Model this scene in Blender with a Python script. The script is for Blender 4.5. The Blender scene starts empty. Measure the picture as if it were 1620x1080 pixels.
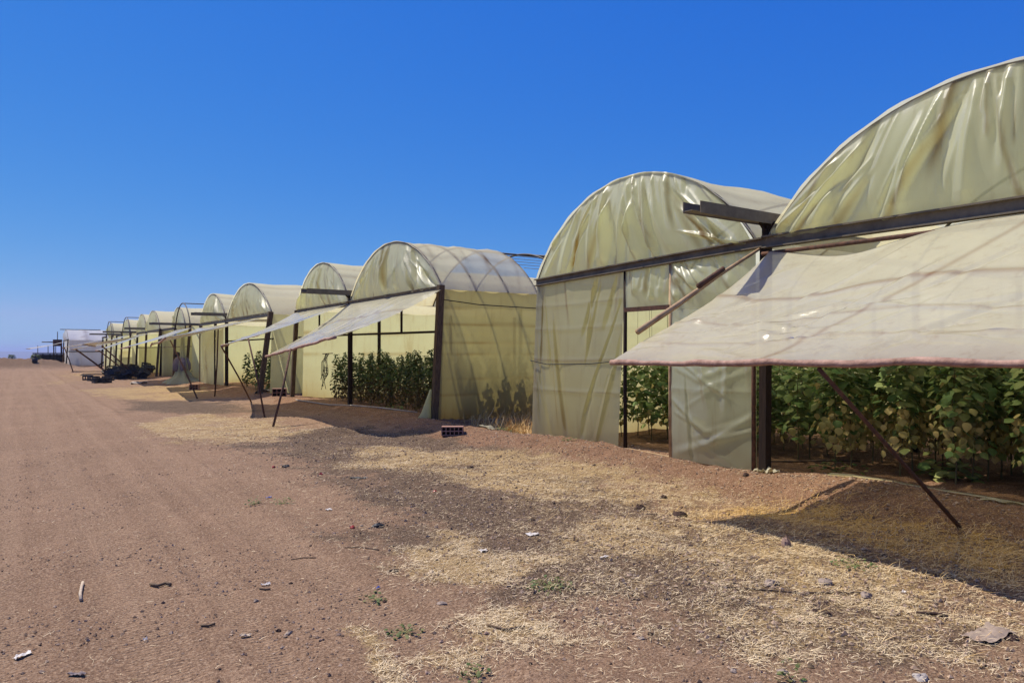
import bpy, math, random
import numpy as np
from mathutils import Vector
rad = math.radians
SC = bpy.context.scene
COL = SC.collection
# ------------------------------------------------------------------ camera
EYE = 1.66
cam_d = bpy.data.cameras.new('camera'); cam = bpy.data.objects.new('camera', cam_d); COL.objects.link(cam)
cam.location = (0, 0, EYE); cam.rotation_euler = (rad(90), 0, rad(-34.3))
cam_d.sensor_width = 36; cam_d.lens = 36 * 1150 / 1620
cam_d.shift_y = 17 / 1620
cam_d.clip_start = .05; cam_d.clip_end = 40000
SC.camera = cam
# ------------------------------------------------------------------ sky, sun, exposure
SUNV = Vector((-.45, .85, 1.62))
EL = math.atan2(SUNV.z, math.hypot(SUNV.x, SUNV.y)); AZ = math.atan2(SUNV.x, SUNV.y)
W = bpy.data.worlds.new('World'); SC.world = W; W.use_nodes = True
nt = W.node_tree; bg = nt.nodes['Background']
sky = nt.nodes.new('ShaderNodeTexSky'); sky.sky_type = 'NISHITA'; sky.sun_disc = False
sky.sun_elevation = EL; sky.sun_rotation = AZ; sky.altitude = 1500; sky.air_density = 1.1; sky.dust_density = 0; sky.ozone_density = 4
# deep, clear blue: each channel of the sky colour through its own power curve
sep = nt.nodes.new('ShaderNodeSeparateColor'); comb = nt.nodes.new('ShaderNodeCombineColor'); nt.links.new(sky.outputs[0], sep.inputs[0])
for i, (g_, a_, top) in enumerate(((1.60, .125, 2.4), (.82, .650, 4.2), (.2247, 3.707, 7))):
    pw = nt.nodes.new('ShaderNodeMath'); pw.operation = 'POWER'; pw.inputs[1].default_value = g_; nt.links.new(sep.outputs[i], pw.inputs[0])
    ml = nt.nodes.new('ShaderNodeMath'); ml.operation = 'MULTIPLY'; ml.inputs[1].default_value = a_; nt.links.new(pw.outputs[0], ml.inputs[0])
    mn = nt.nodes.new('ShaderNodeMath'); mn.operation = 'MINIMUM'; mn.inputs[1].default_value = top; nt.links.new(ml.outputs[0], mn.inputs[0]); nt.links.new(mn.outputs[0], comb.inputs[i])
nt.links.new(comb.outputs[0], bg.inputs[0]); bg.inputs[1].default_value = .10
sun_d = bpy.data.lights.new('sun', 'SUN'); sun = bpy.data.objects.new('sun', sun_d); COL.objects.link(sun)
sun_d.energy = 4.7; sun_d.angle = rad(.5); sun_d.color = (1, .91, .76)
sun.rotation_euler = SUNV.to_track_quat('Z', 'Y').to_euler()
SC.view_settings.view_transform = 'Standard'; SC.view_settings.look = 'None'
SC.view_settings.exposure = 0.38; SC.view_settings.gamma = 1
SC.cycles.use_denoising = True
SC.cycles.max_bounces = 9; SC.cycles.diffuse_bounces = 5; SC.cycles.transparent_max_bounces = 12; SC.cycles.transmission_bounces = 6
SC.cycles.sample_clamp_indirect = 6
rng = np.random.default_rng(7); random.seed(7)

# ------------------------------------------------------------------ helpers
def tag(o, label=None, cat=None, group=None, kind=None):
    if label: o['label'] = label
    if cat: o['category'] = cat
    if group: o['group'] = group
    if kind: o['kind'] = kind
    return o
def thing(name, label, cat, loc=(0, 0, 0), group=None):
    o = bpy.data.objects.new(name, None); COL.objects.link(o); o.location = loc
    o.empty_display_size = .2
    return tag(o, label, cat, group)
def worldloc(p):
    v = Vector((0, 0, 0))
    while p is not None: v = v + Vector(p.location); p = p.parent
    return np.array(v)
def link(name, me, parent=None, mat=None, loc=None):
    o = bpy.data.objects.new(name, me); COL.objects.link(o)
    if mat: me.materials.append(mat)
    if parent: o.parent = parent
    if loc is not None: o.location = loc
    return o
def mesh_np(name, V, F, attrs=None, smooth=True):
    """V (n,3) array; F list/array of quads or tris (same length)"""
    me = bpy.data.meshes.new(name)
    V = np.asarray(V, np.float32); F = np.asarray(F, np.int32); k = F.shape[1]
    me.vertices.add(len(V)); me.vertices.foreach_set('co', V.ravel())
    me.loops.add(F.size); me.loops.foreach_set('vertex_index', F.ravel())
    me.polygons.add(len(F)); me.polygons.foreach_set('loop_start', np.arange(0, F.size, k, dtype=np.int32))
    me.polygons.foreach_set('use_smooth', np.full(len(F), smooth))
    for a, val in (attrs or {}).items():
        at = me.attributes.new(a, 'FLOAT', 'POINT'); at.data.foreach_set('value', np.asarray(val, np.float32).ravel())
    me.update(calc_edges=True); me.validate()
    return me
class MB:
    def __init__(s): s.v = []; s.f = []
    def box(s, c, size, rz=0, taper=1.0):
        c = Vector(c); n = len(s.v); a, b, h = size[0] / 2, size[1] / 2, size[2] / 2
        for z, k in ((-h, 1), (h, taper)):
            for x, y in ((-a, -b), (a, -b), (a, b), (-a, b)):
                x *= k; y *= k
                s.v.append((c.x + x * math.cos(rz) - y * math.sin(rz), c.y + x * math.sin(rz) + y * math.cos(rz), c.z + z))
        for q in ((0, 3, 2, 1), (4, 5, 6, 7), (0, 1, 5, 4), (1, 2, 6, 5), (2, 3, 7, 6), (3, 0, 4, 7)): s.f.append(tuple(n + i for i in q))
    def bar(s, p, q, w, h=None, up=(0, 0, 1)):
        h = h or w; p = Vector(p); q = Vector(q); d = (q - p).normalized(); up = Vector(up)
        if abs(d.dot(up)) > .98: up = Vector((0, 1, 0))
        a = d.cross(up).normalized() * (w / 2); b = a.cross(d).normalized() * (h / 2); n = len(s.v)
        for c in (p, q):
            for t in (-a - b, a - b, a + b, -a + b): s.v.append(tuple(c + t))
        for f in ((0, 3, 2, 1), (4, 5, 6, 7), (0, 1, 5, 4), (1, 2, 6, 5), (2, 3, 7, 6), (3, 0, 4, 7)): s.f.append(tuple(n + i for i in f))
    def tube(s, pts, r, seg=8):
        pts = [Vector(p) for p in pts]; R = r if isinstance(r, (list, tuple)) else [r] * len(pts); n0 = len(s.v); pa = None
        for i, p in enumerate(pts):
            d = (pts[min(i + 1, len(pts) - 1)] - pts[max(i - 1, 0)]).normalized()
            if pa is None:
                up = Vector((0, 0, 1)) if abs(d.z) < .9 else Vector((0, 1, 0)); a = d.cross(up).normalized()
            else: a = (pa - d * pa.dot(d)).normalized()
            pa = a; b = d.cross(a)
            for k in range(seg):
                t = 2 * math.pi * k / seg; s.v.append(tuple(p + (a * math.cos(t) + b * math.sin(t)) * R[i]))
        for i in range(len(pts) - 1):
            for k in range(seg):
                a0 = n0 + i * seg + k; a1 = n0 + i * seg + (k + 1) % seg
                s.f.append((a0, a1, a1 + seg, a0 + seg))
        s.f.append(tuple(n0 + k for k in reversed(range(seg)))); e = n0 + (len(pts) - 1) * seg; s.f.append(tuple(e + k for k in range(seg)))
    def lump(s, c, r, squash=(1, 1, .7), seed=0, rz=0):
        R = random.Random(seed); n0 = len(s.v); nl, ns = 6, 9
        ph = [R.uniform(0, 6.28) for _ in range(6)]
        def rr(t, p): return 1 + .22 * math.sin(2 * t + ph[0]) * math.sin(2 * p + ph[1]) + .16 * math.sin(3 * t + ph[2] + 2 * p) + R.uniform(-.09, .09)
        for i in range(nl + 1):
            p = math.pi * i / nl
            for k in range(ns):
                t = 2 * math.pi * k / ns + rz; q = r * rr(t, p)
                s.v.append((c[0] + q * math.sin(p) * math.cos(t) * squash[0], c[1] + q * math.sin(p) * math.sin(t) * squash[1], c[2] + q * math.cos(p) * squash[2]))
        for i in range(nl):
            for k in range(ns):
                a = n0 + i * ns + k; b = n0 + i * ns + (k + 1) % ns; s.f.append((a, a + ns, b + ns, b))
    def build(s, name, mat, parent=None, smooth=False, loc=None):
        off = worldloc(parent) if parent else (np.array(loc) if loc is not None else np.zeros(3))
        me = bpy.data.meshes.new(name); me.from_pydata([tuple(np.array(v) - off) for v in s.v], [], s.f); me.update()
        me.polygons.foreach_set('use_smooth', [smooth] * len(me.polygons))
        return link(name, me, parent, mat, loc)
# pixel of the 1620 wide photograph -> direction; used only to read positions off the ground plan
CA, SA = math.cos(rad(34.3)), math.sin(rad(34.3))
def at_z(px, zc):
    u = (px - 810) / 1150 * zc; return SA * zc + CA * u, CA * zc - SA * u
def at(px, py, g=-.15):
    zc = 1150 * (EYE - g) / (py - 557); return at_z(px, zc)
def vnoise(x, y, seed=0):
    x = np.asarray(x, float); y = np.asarray(y, float)
    xi = np.floor(x); yi = np.floor(y); fx = x - xi; fy = y - yi; fx = fx * fx * (3 - 2 * fx); fy = fy * fy * (3 - 2 * fy)
    def h(a, b): v = np.sin(a * 127.1 + b * 311.7 + seed * 74.7) * 43758.5453; return v - np.floor(v)
    return (h(xi, yi) * (1 - fx) + h(xi + 1, yi) * fx) * (1 - fy) + (h(xi, yi + 1) * (1 - fx) + h(xi + 1, yi + 1) * fx) * fy
def fbm(x, y, seed=0, o=4):
    s = 0; a = .5
    for i in range(o): s = s + a * vnoise(x * 2 ** i, y * 2 ** i, seed + i); a /= 2
    return s
def sst(a, b, x): t = np.clip((x - a) / (b - a), 0, 1); return t * t * (3 - 2 * t)

# ------------------------------------------------------------------ materials
def newmat(name):
    m = bpy.data.materials.new(name); m.use_nodes = True; n = m.node_tree; n.nodes.clear()
    out = n.nodes.new('ShaderNodeOutputMaterial'); return m, n, out
def N(n, t, **kw):
    q = n.nodes.new(t)
    for k, v in kw.items():
        if k in q.inputs: q.inputs[k].default_value = v
        else: setattr(q, k, v)
    return q
def mixc(n, fac, a, b):
    q = n.nodes.new('ShaderNodeMix'); q.data_type = 'RGBA'
    for sock, v in ((q.inputs[0], fac), (q.inputs[6], a), (q.inputs[7], b)):
        if hasattr(v, 'is_output'): n.links.new(v, sock)
        else: sock.default_value = v if not isinstance(v, tuple) or len(v) == 4 else (*v, 1)
    return q.outputs[2]
def math_(n, op, a, b=None, c=None, clamp=False):
    q = n.nodes.new('ShaderNodeMath'); q.operation = op; q.use_clamp = clamp
    for i, v in enumerate((a, b, c)):
        if v is None: continue
        if hasattr(v, 'is_output'): n.links.new(v, q.inputs[i])
        else: q.inputs[i].default_value = v
    return q.outputs[0]
def noise(n, vec, scale, detail=4, rough=.6):
    q = n.nodes.new('ShaderNodeTexNoise'); q.inputs['Scale'].default_value = scale; q.inputs['Detail'].default_value = detail; q.inputs['Roughness'].default_value = rough
    n.links.new(vec, q.inputs['Vector']); return q.outputs[0]
def mapping(n, vec, scale=(1, 1, 1), rot=(0, 0, 0)):
    q = n.nodes.new('ShaderNodeMapping'); q.inputs['Scale'].default_value = scale; q.inputs['Rotation'].default_value = rot; n.links.new(vec, q.inputs[0]); return q.outputs[0]
def ramp(n, fac, lo, hi, clamp=True):
    q = n.nodes.new('ShaderNodeMapRange'); q.clamp = clamp; q.inputs[1].default_value = lo; q.inputs[2].default_value = hi; n.links.new(fac, q.inputs[0]); return q.outputs[0]
def bump(n, h, strength, dist):
    q = n.nodes.new('ShaderNodeBump'); q.inputs['Strength'].default_value = strength; q.inputs['Distance'].default_value = dist; n.links.new(h, q.inputs['Height']); return q.outputs[0]
def attr(n, name):
    q = n.nodes.new('ShaderNodeAttribute'); q.attribute_name = name; return q.outputs['Fac']

def film_mat(name, refl, trans, clear=.12, gloss=.5, rough=.25, dirtcol=(.20, .12, .06), tw=.55, bmp=.22):
    m, n, out = newmat(name)
    tc = N(n, 'ShaderNodeTexCoord').outputs['Object']
    big = noise(n, tc, .9, 3); streak = noise(n, mapping(n, tc, (5, 5, .55)), 1.6, 5, .65); fine = noise(n, tc, 14, 4)
    d1 = ramp(n, streak, .54, .80); d2 = ramp(n, big, .42, .75)
    dirt = math_(n, 'ADD', math_(n, 'MULTIPLY', d1, .34), math_(n, 'MULTIPLY', d2, .13))
    dirt = math_(n, 'ADD', dirt, attr(n, 'dirt'), clamp=True)
    R = mixc(n, dirt, refl, dirtcol); R = mixc(n, math_(n, 'MULTIPLY', fine, .25), R, (refl[0] * .6, refl[1] * .58, refl[2] * .5))
    T = mixc(n, dirt, trans, (trans[0] * .55, trans[1] * .36, trans[2] * .16))
    dif = N(n, 'ShaderNodeBsdfDiffuse'); tr = N(n, 'ShaderNodeBsdfTranslucent'); tp = N(n, 'ShaderNodeBsdfTransparent'); gl = N(n, 'ShaderNodeBsdfGlossy', Roughness=rough)
    n.links.new(R, dif.inputs[0]); n.links.new(T, tr.inputs[0]); tp.inputs[0].default_value = (.96, .94, .76, 1)
    h = math_(n, 'ADD', math_(n, 'MULTIPLY', noise(n, tc, 3.2, 5, .62), 1.0), math_(n, 'MULTIPLY', noise(n, mapping(n, tc, (1, 1, .35)), 9, 3), .5))
    b = bump(n, h, bmp, .02)
    for q in (dif, tr, gl): n.links.new(b, q.inputs['Normal'])
    m1 = N(n, 'ShaderNodeMixShader'); m1.inputs[0].default_value = tw; n.links.new(dif.outputs[0], m1.inputs[1]); n.links.new(tr.outputs[0], m1.inputs[2])
    m2 = N(n, 'ShaderNodeMixShader'); n.links.new(math_(n, 'MULTIPLY', math_(n, 'SUBTRACT', 1.0, dirt), clear), m2.inputs[0]); n.links.new(m1.outputs[0], m2.inputs[1]); n.links.new(tp.outputs[0], m2.inputs[2])
    fr = N(n, 'ShaderNodeFresnel', IOR=1.5); m3 = N(n, 'ShaderNodeMixShader'); n.links.new(math_(n, 'MULTIPLY', fr.outputs[0], gloss), m3.inputs[0]); n.links.new(m2.outputs[0], m3.inputs[1]); n.links.new(gl.outputs[0], m3.inputs[2])
    n.links.new(m3.outputs[0], out.inputs[0]); return m
def simple(name, col, col2=None, rough=.8, scale=8, spec=.3, bumps=.3, bd=.01, stretch=(1, 1, 1), metal=0):
    m, n, out = newmat(name); tc = N(n, 'ShaderNodeTexCoord').outputs['Object']; v = mapping(n, tc, stretch)
    f = noise(n, v, scale, 5, .65); c = mixc(n, ramp(n, f, .3, .7), col, col2 or tuple(x * .6 for x in col))
    p = N(n, 'ShaderNodeBsdfPrincipled', Roughness=rough, Metallic=metal); p.inputs['Specular IOR Level'].default_value = spec
    n.links.new(c, p.inputs['Base Color']); n.links.new(bump(n, f, bumps, bd), p.inputs['Normal']); n.links.new(p.outputs[0], out.inputs[0]); return m
def leaf_mat(name, green, green2, yellow):
    m, n, out = newmat(name); tc = N(n, 'ShaderNodeTexCoord').outputs['Object']
    g = mixc(n, ramp(n, noise(n, tc, 6, 3), .35, .65), green, green2)
    c = mixc(n, attr(n, 'tint'), g, yellow); c = mixc(n, math_(n, 'MULTIPLY', attr(n, 'brown'), .9), c, (.10, .055, .02))
    p = N(n, 'ShaderNodeBsdfPrincipled', Roughness=.62); p.inputs['Specular IOR Level'].default_value = .25
    n.links.new(c, p.inputs['Base Color']); tr = N(n, 'ShaderNodeBsdfTranslucent'); n.links.new(c, tr.inputs[0])
    n.links.new(bump(n, noise(n, tc, 40, 2), .4, .004), p.inputs['Normal'])
    mx = N(n, 'ShaderNodeMixShader'); mx.inputs[0].default_value = .3; n.links.new(p.outputs[0], mx.inputs[1]); n.links.new(tr.outputs[0], mx.inputs[2]); n.links.new(mx.outputs[0], out.inputs[0]); return m
M = {}
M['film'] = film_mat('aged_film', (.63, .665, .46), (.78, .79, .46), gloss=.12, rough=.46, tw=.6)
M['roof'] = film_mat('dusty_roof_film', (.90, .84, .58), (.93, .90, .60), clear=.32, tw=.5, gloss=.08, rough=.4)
M['awning'] = film_mat('dusty_awning_film', (.80, .78, .58), (.90, .80, .46), clear=.12, gloss=.85, rough=.2, tw=.5, bmp=.32, dirtcol=(.30, .16, .09))
M['oldfilm'] = film_mat('dirty_old_film', (.44, .42, .22), (.68, .62, .28), clear=.10, gloss=.12, rough=.45, tw=.58)
M['newfilm'] = film_mat('new_clear_film', (.80, .79, .78), (.80, .82, .80), clear=.16, gloss=.25, rough=.25, tw=.4)
M['steel'] = simple('weathered_dark_steel', (.105, .09, .07), (.045, .032, .025), .6, 5, .4)
M['greysteel'] = simple('grey_dusty_steel', (.20, .165, .105), (.085, .066, .04), .6, 4, .4)
M['rust'] = simple('rusty_iron', (.15, .07, .04), (.05, .028, .02), .85, 14)
M['wood'] = simple('weathered_wood', (.16, .11, .065), (.05, .035, .022), .9, 6, .2, .6, .01, (6, 6, .8))
M['darkwood'] = simple('dark_wood', (.035, .022, .015), (.015, .01, .008), .9, 6, .2, .6, .01, (6, 6, .8))
M['batten'] = simple('film_wrapped_batten', (.52, .37, .20), (.22, .12, .06), .7, 5, .4)
M['edge'] = simple('dusty_rolled_film', (.46, .29, .22), (.20, .11, .075), .75, 9, .3, .8, .02)
M['cable'] = simple('black_cable', (.02, .02, .022), None, .6)
M['clay'] = simple('red_clay', (.30, .15, .11), (.42, .26, .20), .9, 12)
M['concrete'] = simple('pale_concrete', (.42, .38, .34), (.25, .21, .18), .95, 10)
M['stone'] = simple('pinkish_stone', (.36, .25, .20), (.20, .13, .10), .9, 14)
M['greystone'] = simple('grey_stone', (.34, .27, .22), (.20, .15, .12), .9, 14)
M['clod'] = simple('dark_soil_clod', (.07, .04, .03), (.035, .022, .018), 1, 20)
M['black'] = simple('black_plastic', (.014, .014, .016), (.03, .03, .032), .55, 10, .4)
M['white'] = simple('white_plastic_scrap', (.66, .62, .58), (.42, .38, .34), .5, 12)
M['blue'] = simple('blue_plastic_scrap', (.10, .16, .45), (.05, .08, .3), .4, 12)
M['red'] = simple('red_rotten_tomato', (.40, .03, .02), (.2, .02, .01), .35, 14, .5)
M['twig'] = simple('dry_twig', (.20, .14, .09), (.09, .06, .04), .95, 20)
M['palewood'] = simple('bleached_stalk', (.55, .45, .33), (.35, .27, .2), .9, 20)
M['cloth'] = simple('grey_sacking', (.24, .20, .20), (.14, .11, .11), .95, 9)
M['farwall'] = simple('far_shed_panel', (.05, .04, .05), (.025, .02, .03), .9, 2)
M['brownbox'] = simple('brown_box_panel', (.12, .06, .035), (.06, .035, .03), .8, 3)
M['cuke'] = leaf_mat('cucumber_leaf', (.07, .155, .035), (.15, .25, .08), (.58, .46, .18))
M['pepper'] = leaf_mat('pepper_leaf', (.035, .085, .022), (.085, .15, .04), (.30, .21, .08))
M['weed'] = leaf_mat('weed_leaf', (.06, .12, .03), (.10, .16, .05), (.35, .28, .12))
M['stem'] = simple('green_brown_stem', (.14, .13, .06), (.09, .07, .03), .8, 20)
def straw_mat():
    m, n, out = newmat('dry_straw')
    c = mixc(n, attr(n, 'tone'), (.40, .29, .16, 1), (.86, .70, .44, 1)); c = mixc(n, attr(n, 'gold'), c, (.62, .38, .10, 1))
    p = N(n, 'ShaderNodeBsdfPrincipled', Roughness=.7); n.links.new(c, p.inputs['Base Color']); n.links.new(p.outputs[0], out.inputs[0]); return m
M['straw'] = straw_mat()
def grit_mat():
    m, n, out = newmat('loose_grit')
    c = mixc(n, attr(n, 'tone'), (.11, .065, .042, 1), (.50, .36, .25, 1))
    p = N(n, 'ShaderNodeBsdfPrincipled', Roughness=.95); n.links.new(c, p.inputs['Base Color']); n.links.new(p.outputs[0], out.inputs[0]); return m
M['grit'] = grit_mat()
def ground_mat():
    m, n, out = newmat('dry_earth'); tc = N(n, 'ShaderNodeTexCoord').outputs['Object']
    a_s, a_d, a_r, a_g = (attr(n, k) for k in ('straw', 'dark', 'bank', 'gold'))
    nb = noise(n, tc, .55, 6, .6); nm = noise(n, tc, 5, 6, .65); nf = noise(n, tc, 24, 5, .75); nff = noise(n, tc, 62, 3, .75)
    tr = noise(n, mapping(n, tc, (1.0, .045, 1), (0, 0, rad(3))), 5.5, 6, .68)     # wheel-worn streaks along the track
    road = mixc(n, ramp(n, nb, .3, .7), (.262, .160, .098, 1), (.185, .110, .066, 1))
    road = mixc(n, math_(n, 'MULTIPLY', ramp(n, tr, .45, .75), .55), road, (.33, .212, .135, 1)); road = mixc(n, math_(n, 'MULTIPLY', ramp(n, nm, .52, .72), .55), road, (.15, .088, .056, 1))
    wv = N(n, 'ShaderNodeTexWave'); wv.inputs['Scale'].default_value = 7.5; wv.inputs['Distortion'].default_value = 6; wv.inputs['Detail'].default_value = 3; wv.bands_direction = 'Y'; n.links.new(tc, wv.inputs['Vector'])
    tread = math_(n, 'MULTIPLY', wv.outputs['Fac'], attr(n, 'rut')); road = mixc(n, math_(n, 'MULTIPLY', attr(n, 'rut'), .42), road, (.31, .20, .125, 1)); road = mixc(n, math_(n, 'MULTIPLY', ramp(n, nf, .50, .62), .40), road, (.37, .25, .165, 1)); road = mixc(n, math_(n, 'MULTIPLY', ramp(n, nf, .47, .36), .50), road, (.13, .078, .05, 1)); road = mixc(n, math_(n, 'MULTIPLY', tread, .08), road, (.20, .125, .085, 1))
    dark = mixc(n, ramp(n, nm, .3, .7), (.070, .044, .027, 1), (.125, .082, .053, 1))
    bank = mixc(n, ramp(n, nm, .3, .7), (.25, .138, .080, 1), (.145, .074, .042, 1))
    straw = mixc(n, ramp(n, nf, .3, .7), (.50, .36, .17, 1), (.22, .14, .065, 1)); straw = mixc(n, a_g, straw, (.50, .30, .07, 1))
    wob = math_(n, 'ADD', math_(n, 'MULTIPLY', math_(n, 'SUBTRACT', nm, .5), 1.6), math_(n, 'MULTIPLY', math_(n, 'SUBTRACT', nf, .5), .8))
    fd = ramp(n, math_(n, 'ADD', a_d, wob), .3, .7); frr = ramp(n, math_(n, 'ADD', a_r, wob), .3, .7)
    wob2 = math_(n, 'ADD', math_(n, 'MULTIPLY', math_(n, 'SUBTRACT', nf, .5), 1.3), math_(n, 'MULTIPLY', wob, .6)); fs = ramp(n, math_(n, 'ADD', math_(n, 'MULTIPLY', a_s, .85), math_(n, 'MULTIPLY', wob2, 1.5)), .40, .75)
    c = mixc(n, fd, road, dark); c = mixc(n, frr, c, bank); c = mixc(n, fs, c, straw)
    c = mixc(n, math_(n, 'MULTIPLY', ramp(n, nff, .54, .62), .50), c, (.50, .38, .26, 1)); c = mixc(n, math_(n, 'MULTIPLY', ramp(n, nff, .46, .37), .70), c, (.045, .028, .018, 1))
    p = N(n, 'ShaderNodeBsdfPrincipled', Roughness=.96); p.inputs['Specular IOR Level'].default_value = .15; n.links.new(c, p.inputs['Base Color'])
    h = math_(n, 'ADD', math_(n, 'MULTIPLY', nm, .6), math_(n, 'ADD', math_(n, 'MULTIPLY', nf, .35), math_(n, 'ADD', math_(n, 'MULTIPLY', tr, .25), math_(n, 'MULTIPLY', tread, .09))))
    n.links.new(bump(n, h, 1.0, .075), p.inputs['Normal']); n.links.new(p.outputs[0], out.inputs[0]); return m
M['ground'] = ground_mat()

# ------------------------------------------------------------------ terrain
BUMPS = []      # extra mounds (x, y, rx, ry, h)
for px, py, rx, ry, h in ((930, 720, .7, 1.6, .10), (1330, 790, .6, 1.4, .10), (600, 668, 1.0, 1.6, .12), (545, 660, .9, 1.5, .12), (455, 668, .8, 1.0, .06), (520, 684, .6, .5, .14),
                          (380, 640, 1.2, 1.5, .15), (330, 618, 1.3, 1.6, .1), (250, 605, 1.2, 1.8, .12)):
    x, y = at(px, py); BUMPS.append((x, y, rx, ry, h))
def rut(x, y):
    r = 0
    for i, (xc, w) in enumerate(((2.1, .17), (.62, .2), (-.2, .16), (-1.35, .22), (-2.4, .2), (1.35, .10))):
        r = r + np.exp(-((x - xc - .5 * (fbm(y * .11, 0 * y + i * 3, 81 + i, 3) - .47)) / w) ** 4) * (.45 + .9 * fbm(y * .3, 0 * y, 95 + i))
    return r
def H(x, y):
    x = np.asarray(x, float); y = np.asarray(y, float)
    r = np.hypot(x, y); near = 1 - sst(60, 160, r)
    h = -.16 + 0 * x
    wobx = (fbm(y * .45, x * 0, 3, 3) - .5) * 1.6
    up = sst(7.05, 8.15, x + wobx * .6); h = h + up * .16 * near
    h = h - sst(8.7, 9.6, x) * .05 * near
    gap = ((y > 11.9) & (y < 15.2)); h = h - np.where(gap, sst(8.2, 9.4, x) * (.10 + .12 * fbm(x * 1.3, y * 1.3, 8)), 0) * near
    rough = sst(3.0, 6.5, x) * near
    h = h + (fbm(x * .9, y * .9, 11, 4) - .47) * (.05 + .09 * rough) * near + (fbm(x * 4.5, y * 4.5, 15, 4) - .47) * (.012 + .05 * rough) * near
    h = h + (fbm(x * 9, y * 9, 17, 2) - .37) * .035 * sst(6.6, 7.4, x) * near + (fbm(x * 2.2, y * .12, 21, 3) - .47) * .05 * (1 - rough) * near
    h = h - rut(x, y) * .018 * near + .03 * near * np.exp(-((x - 2.42 - .25 * (fbm(y * .12, 0 * y, 81, 3) - .5)) / .13) ** 2)
    for bx, by, rx, ry, hh in BUMPS: h = h + hh * np.exp(-((x - bx) / rx) ** 2 - ((y - by) / ry) ** 2)
    # earth berm closing the far end of the track
    bx, by = at_z(0, 84); w = np.exp(-((y - by - (x - bx) * .3 + 2) / 4.5) ** 2) * sst(7, 2.5, x) * sst(-60, -40, x)
    h = h + w * (1.2 + 1.3 * (fbm(x * .3, y * .3, 31) - .45) + .5 * (fbm(x * 1.1, y * 1.1, 33) - .45))
    h = h - 62 * sst(230, 1200, r) + (fbm(x / 900, y / 900, 41) - .47) * 30 * sst(900, 4000, r)
    return h
def Hs(x, y): return float(H(x, y))
def poly_mask(X, Y, poly, soft):
    """signed soft mask of a ground polygon (world points)"""
    P = np.array(poly); inside = np.zeros(X.shape, bool); dmin = np.full(X.shape, 1e9)
    for i in range(len(P)):
        x0, y0 = P[i - 1]; x1, y1 = P[i]
        c = ((y0 > Y) != (y1 > Y)) & (X < (x1 - x0) * (Y - y0) / ((y1 - y0) + 1e-12) + x0); inside ^= c
        t = np.clip(((X - x0) * (x1 - x0) + (Y - y0) * (y1 - y0)) / ((x1 - x0) ** 2 + (y1 - y0) ** 2), 0, 1)
        dmin = np.minimum(dmin, np.hypot(X - x0 - t * (x1 - x0), Y - y0 - t * (y1 - y0)))
    s = np.where(inside, dmin, -dmin); return np.clip(.5 + s / (2 * soft), 0, 1)
def G(*pts): return [at(px, py) for px, py in pts]
STRAW = [(G((530, 722), (600, 706), (760, 712), (840, 716), (960, 742), (1020, 770), (990, 800), (880, 792), (760, 768), (640, 748), (540, 738)), .25, 1.),
         (G((606, 880), (660, 846), (740, 850), (800, 868), (900, 862), (960, 880), (900, 905), (780, 918), (660, 912)), .2, 1.),
         (G((670, 985), (760, 960), (850, 968), (960, 1010), (900, 1030), (820, 1042), (740, 1040)), .2, .95),
         (G((515, 992), (545, 984), (600, 1010), (660, 1044), (700, 1085), (630, 1085), (560, 1020)), .06, .95),
         (G((218, 668), (300, 655), (420, 658), (500, 684), (380, 702), (260, 697)), .3, 1.),
         (G((120, 616), (230, 609), (330, 612), (320, 634), (180, 630)), .5, 1.), (G((95, 594), (150, 586), (160, 592), (110, 600)), .8, .8), (G((60, 603), (130, 600), (120, 607), (70, 608)), .8, .7),
         (G((1090, 812), (1300, 782), (1400, 792), (1640, 836), (1640, 915), (1520, 905), (1400, 872), (1250, 840)), .3, .9),
         (G((840, 704), (1000, 728), (1200, 758), (1160, 800), (1060, 800), (960, 760), (850, 725)), .25, .82),
         (G((860, 800), (1100, 812), (1250, 845), (1500, 900), (1640, 920), (1640, 1010), (1400, 1030), (1160, 950), (1000, 880), (860, 850)), .4, .78),
         (G((820, 910), (1000, 890), (1300, 960), (1500, 1040), (1300, 1070), (1050, 1000), (900, 960)), .4, .60),
         (G((1290, 1040), (1500, 1015), (1640, 1020), (1640, 1090), (1320, 1085)), .3, .66),
         (G((1010, 790), (1100, 770), (1200, 800), (1100, 830)), .3, .6)]
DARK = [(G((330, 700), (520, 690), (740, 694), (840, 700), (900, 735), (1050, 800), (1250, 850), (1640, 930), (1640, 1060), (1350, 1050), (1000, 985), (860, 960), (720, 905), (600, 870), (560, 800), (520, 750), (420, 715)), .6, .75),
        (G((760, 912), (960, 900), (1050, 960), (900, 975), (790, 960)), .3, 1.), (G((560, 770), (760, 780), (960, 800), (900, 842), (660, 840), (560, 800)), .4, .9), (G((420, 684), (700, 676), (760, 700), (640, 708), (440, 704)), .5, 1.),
        (G((200, 632), (330, 634), (420, 650), (300, 654), (200, 650)), .8, .9), (G((1500, 1000), (1640, 975), (1640, 1060), (1540, 1040)), .3, 1.)]
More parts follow.
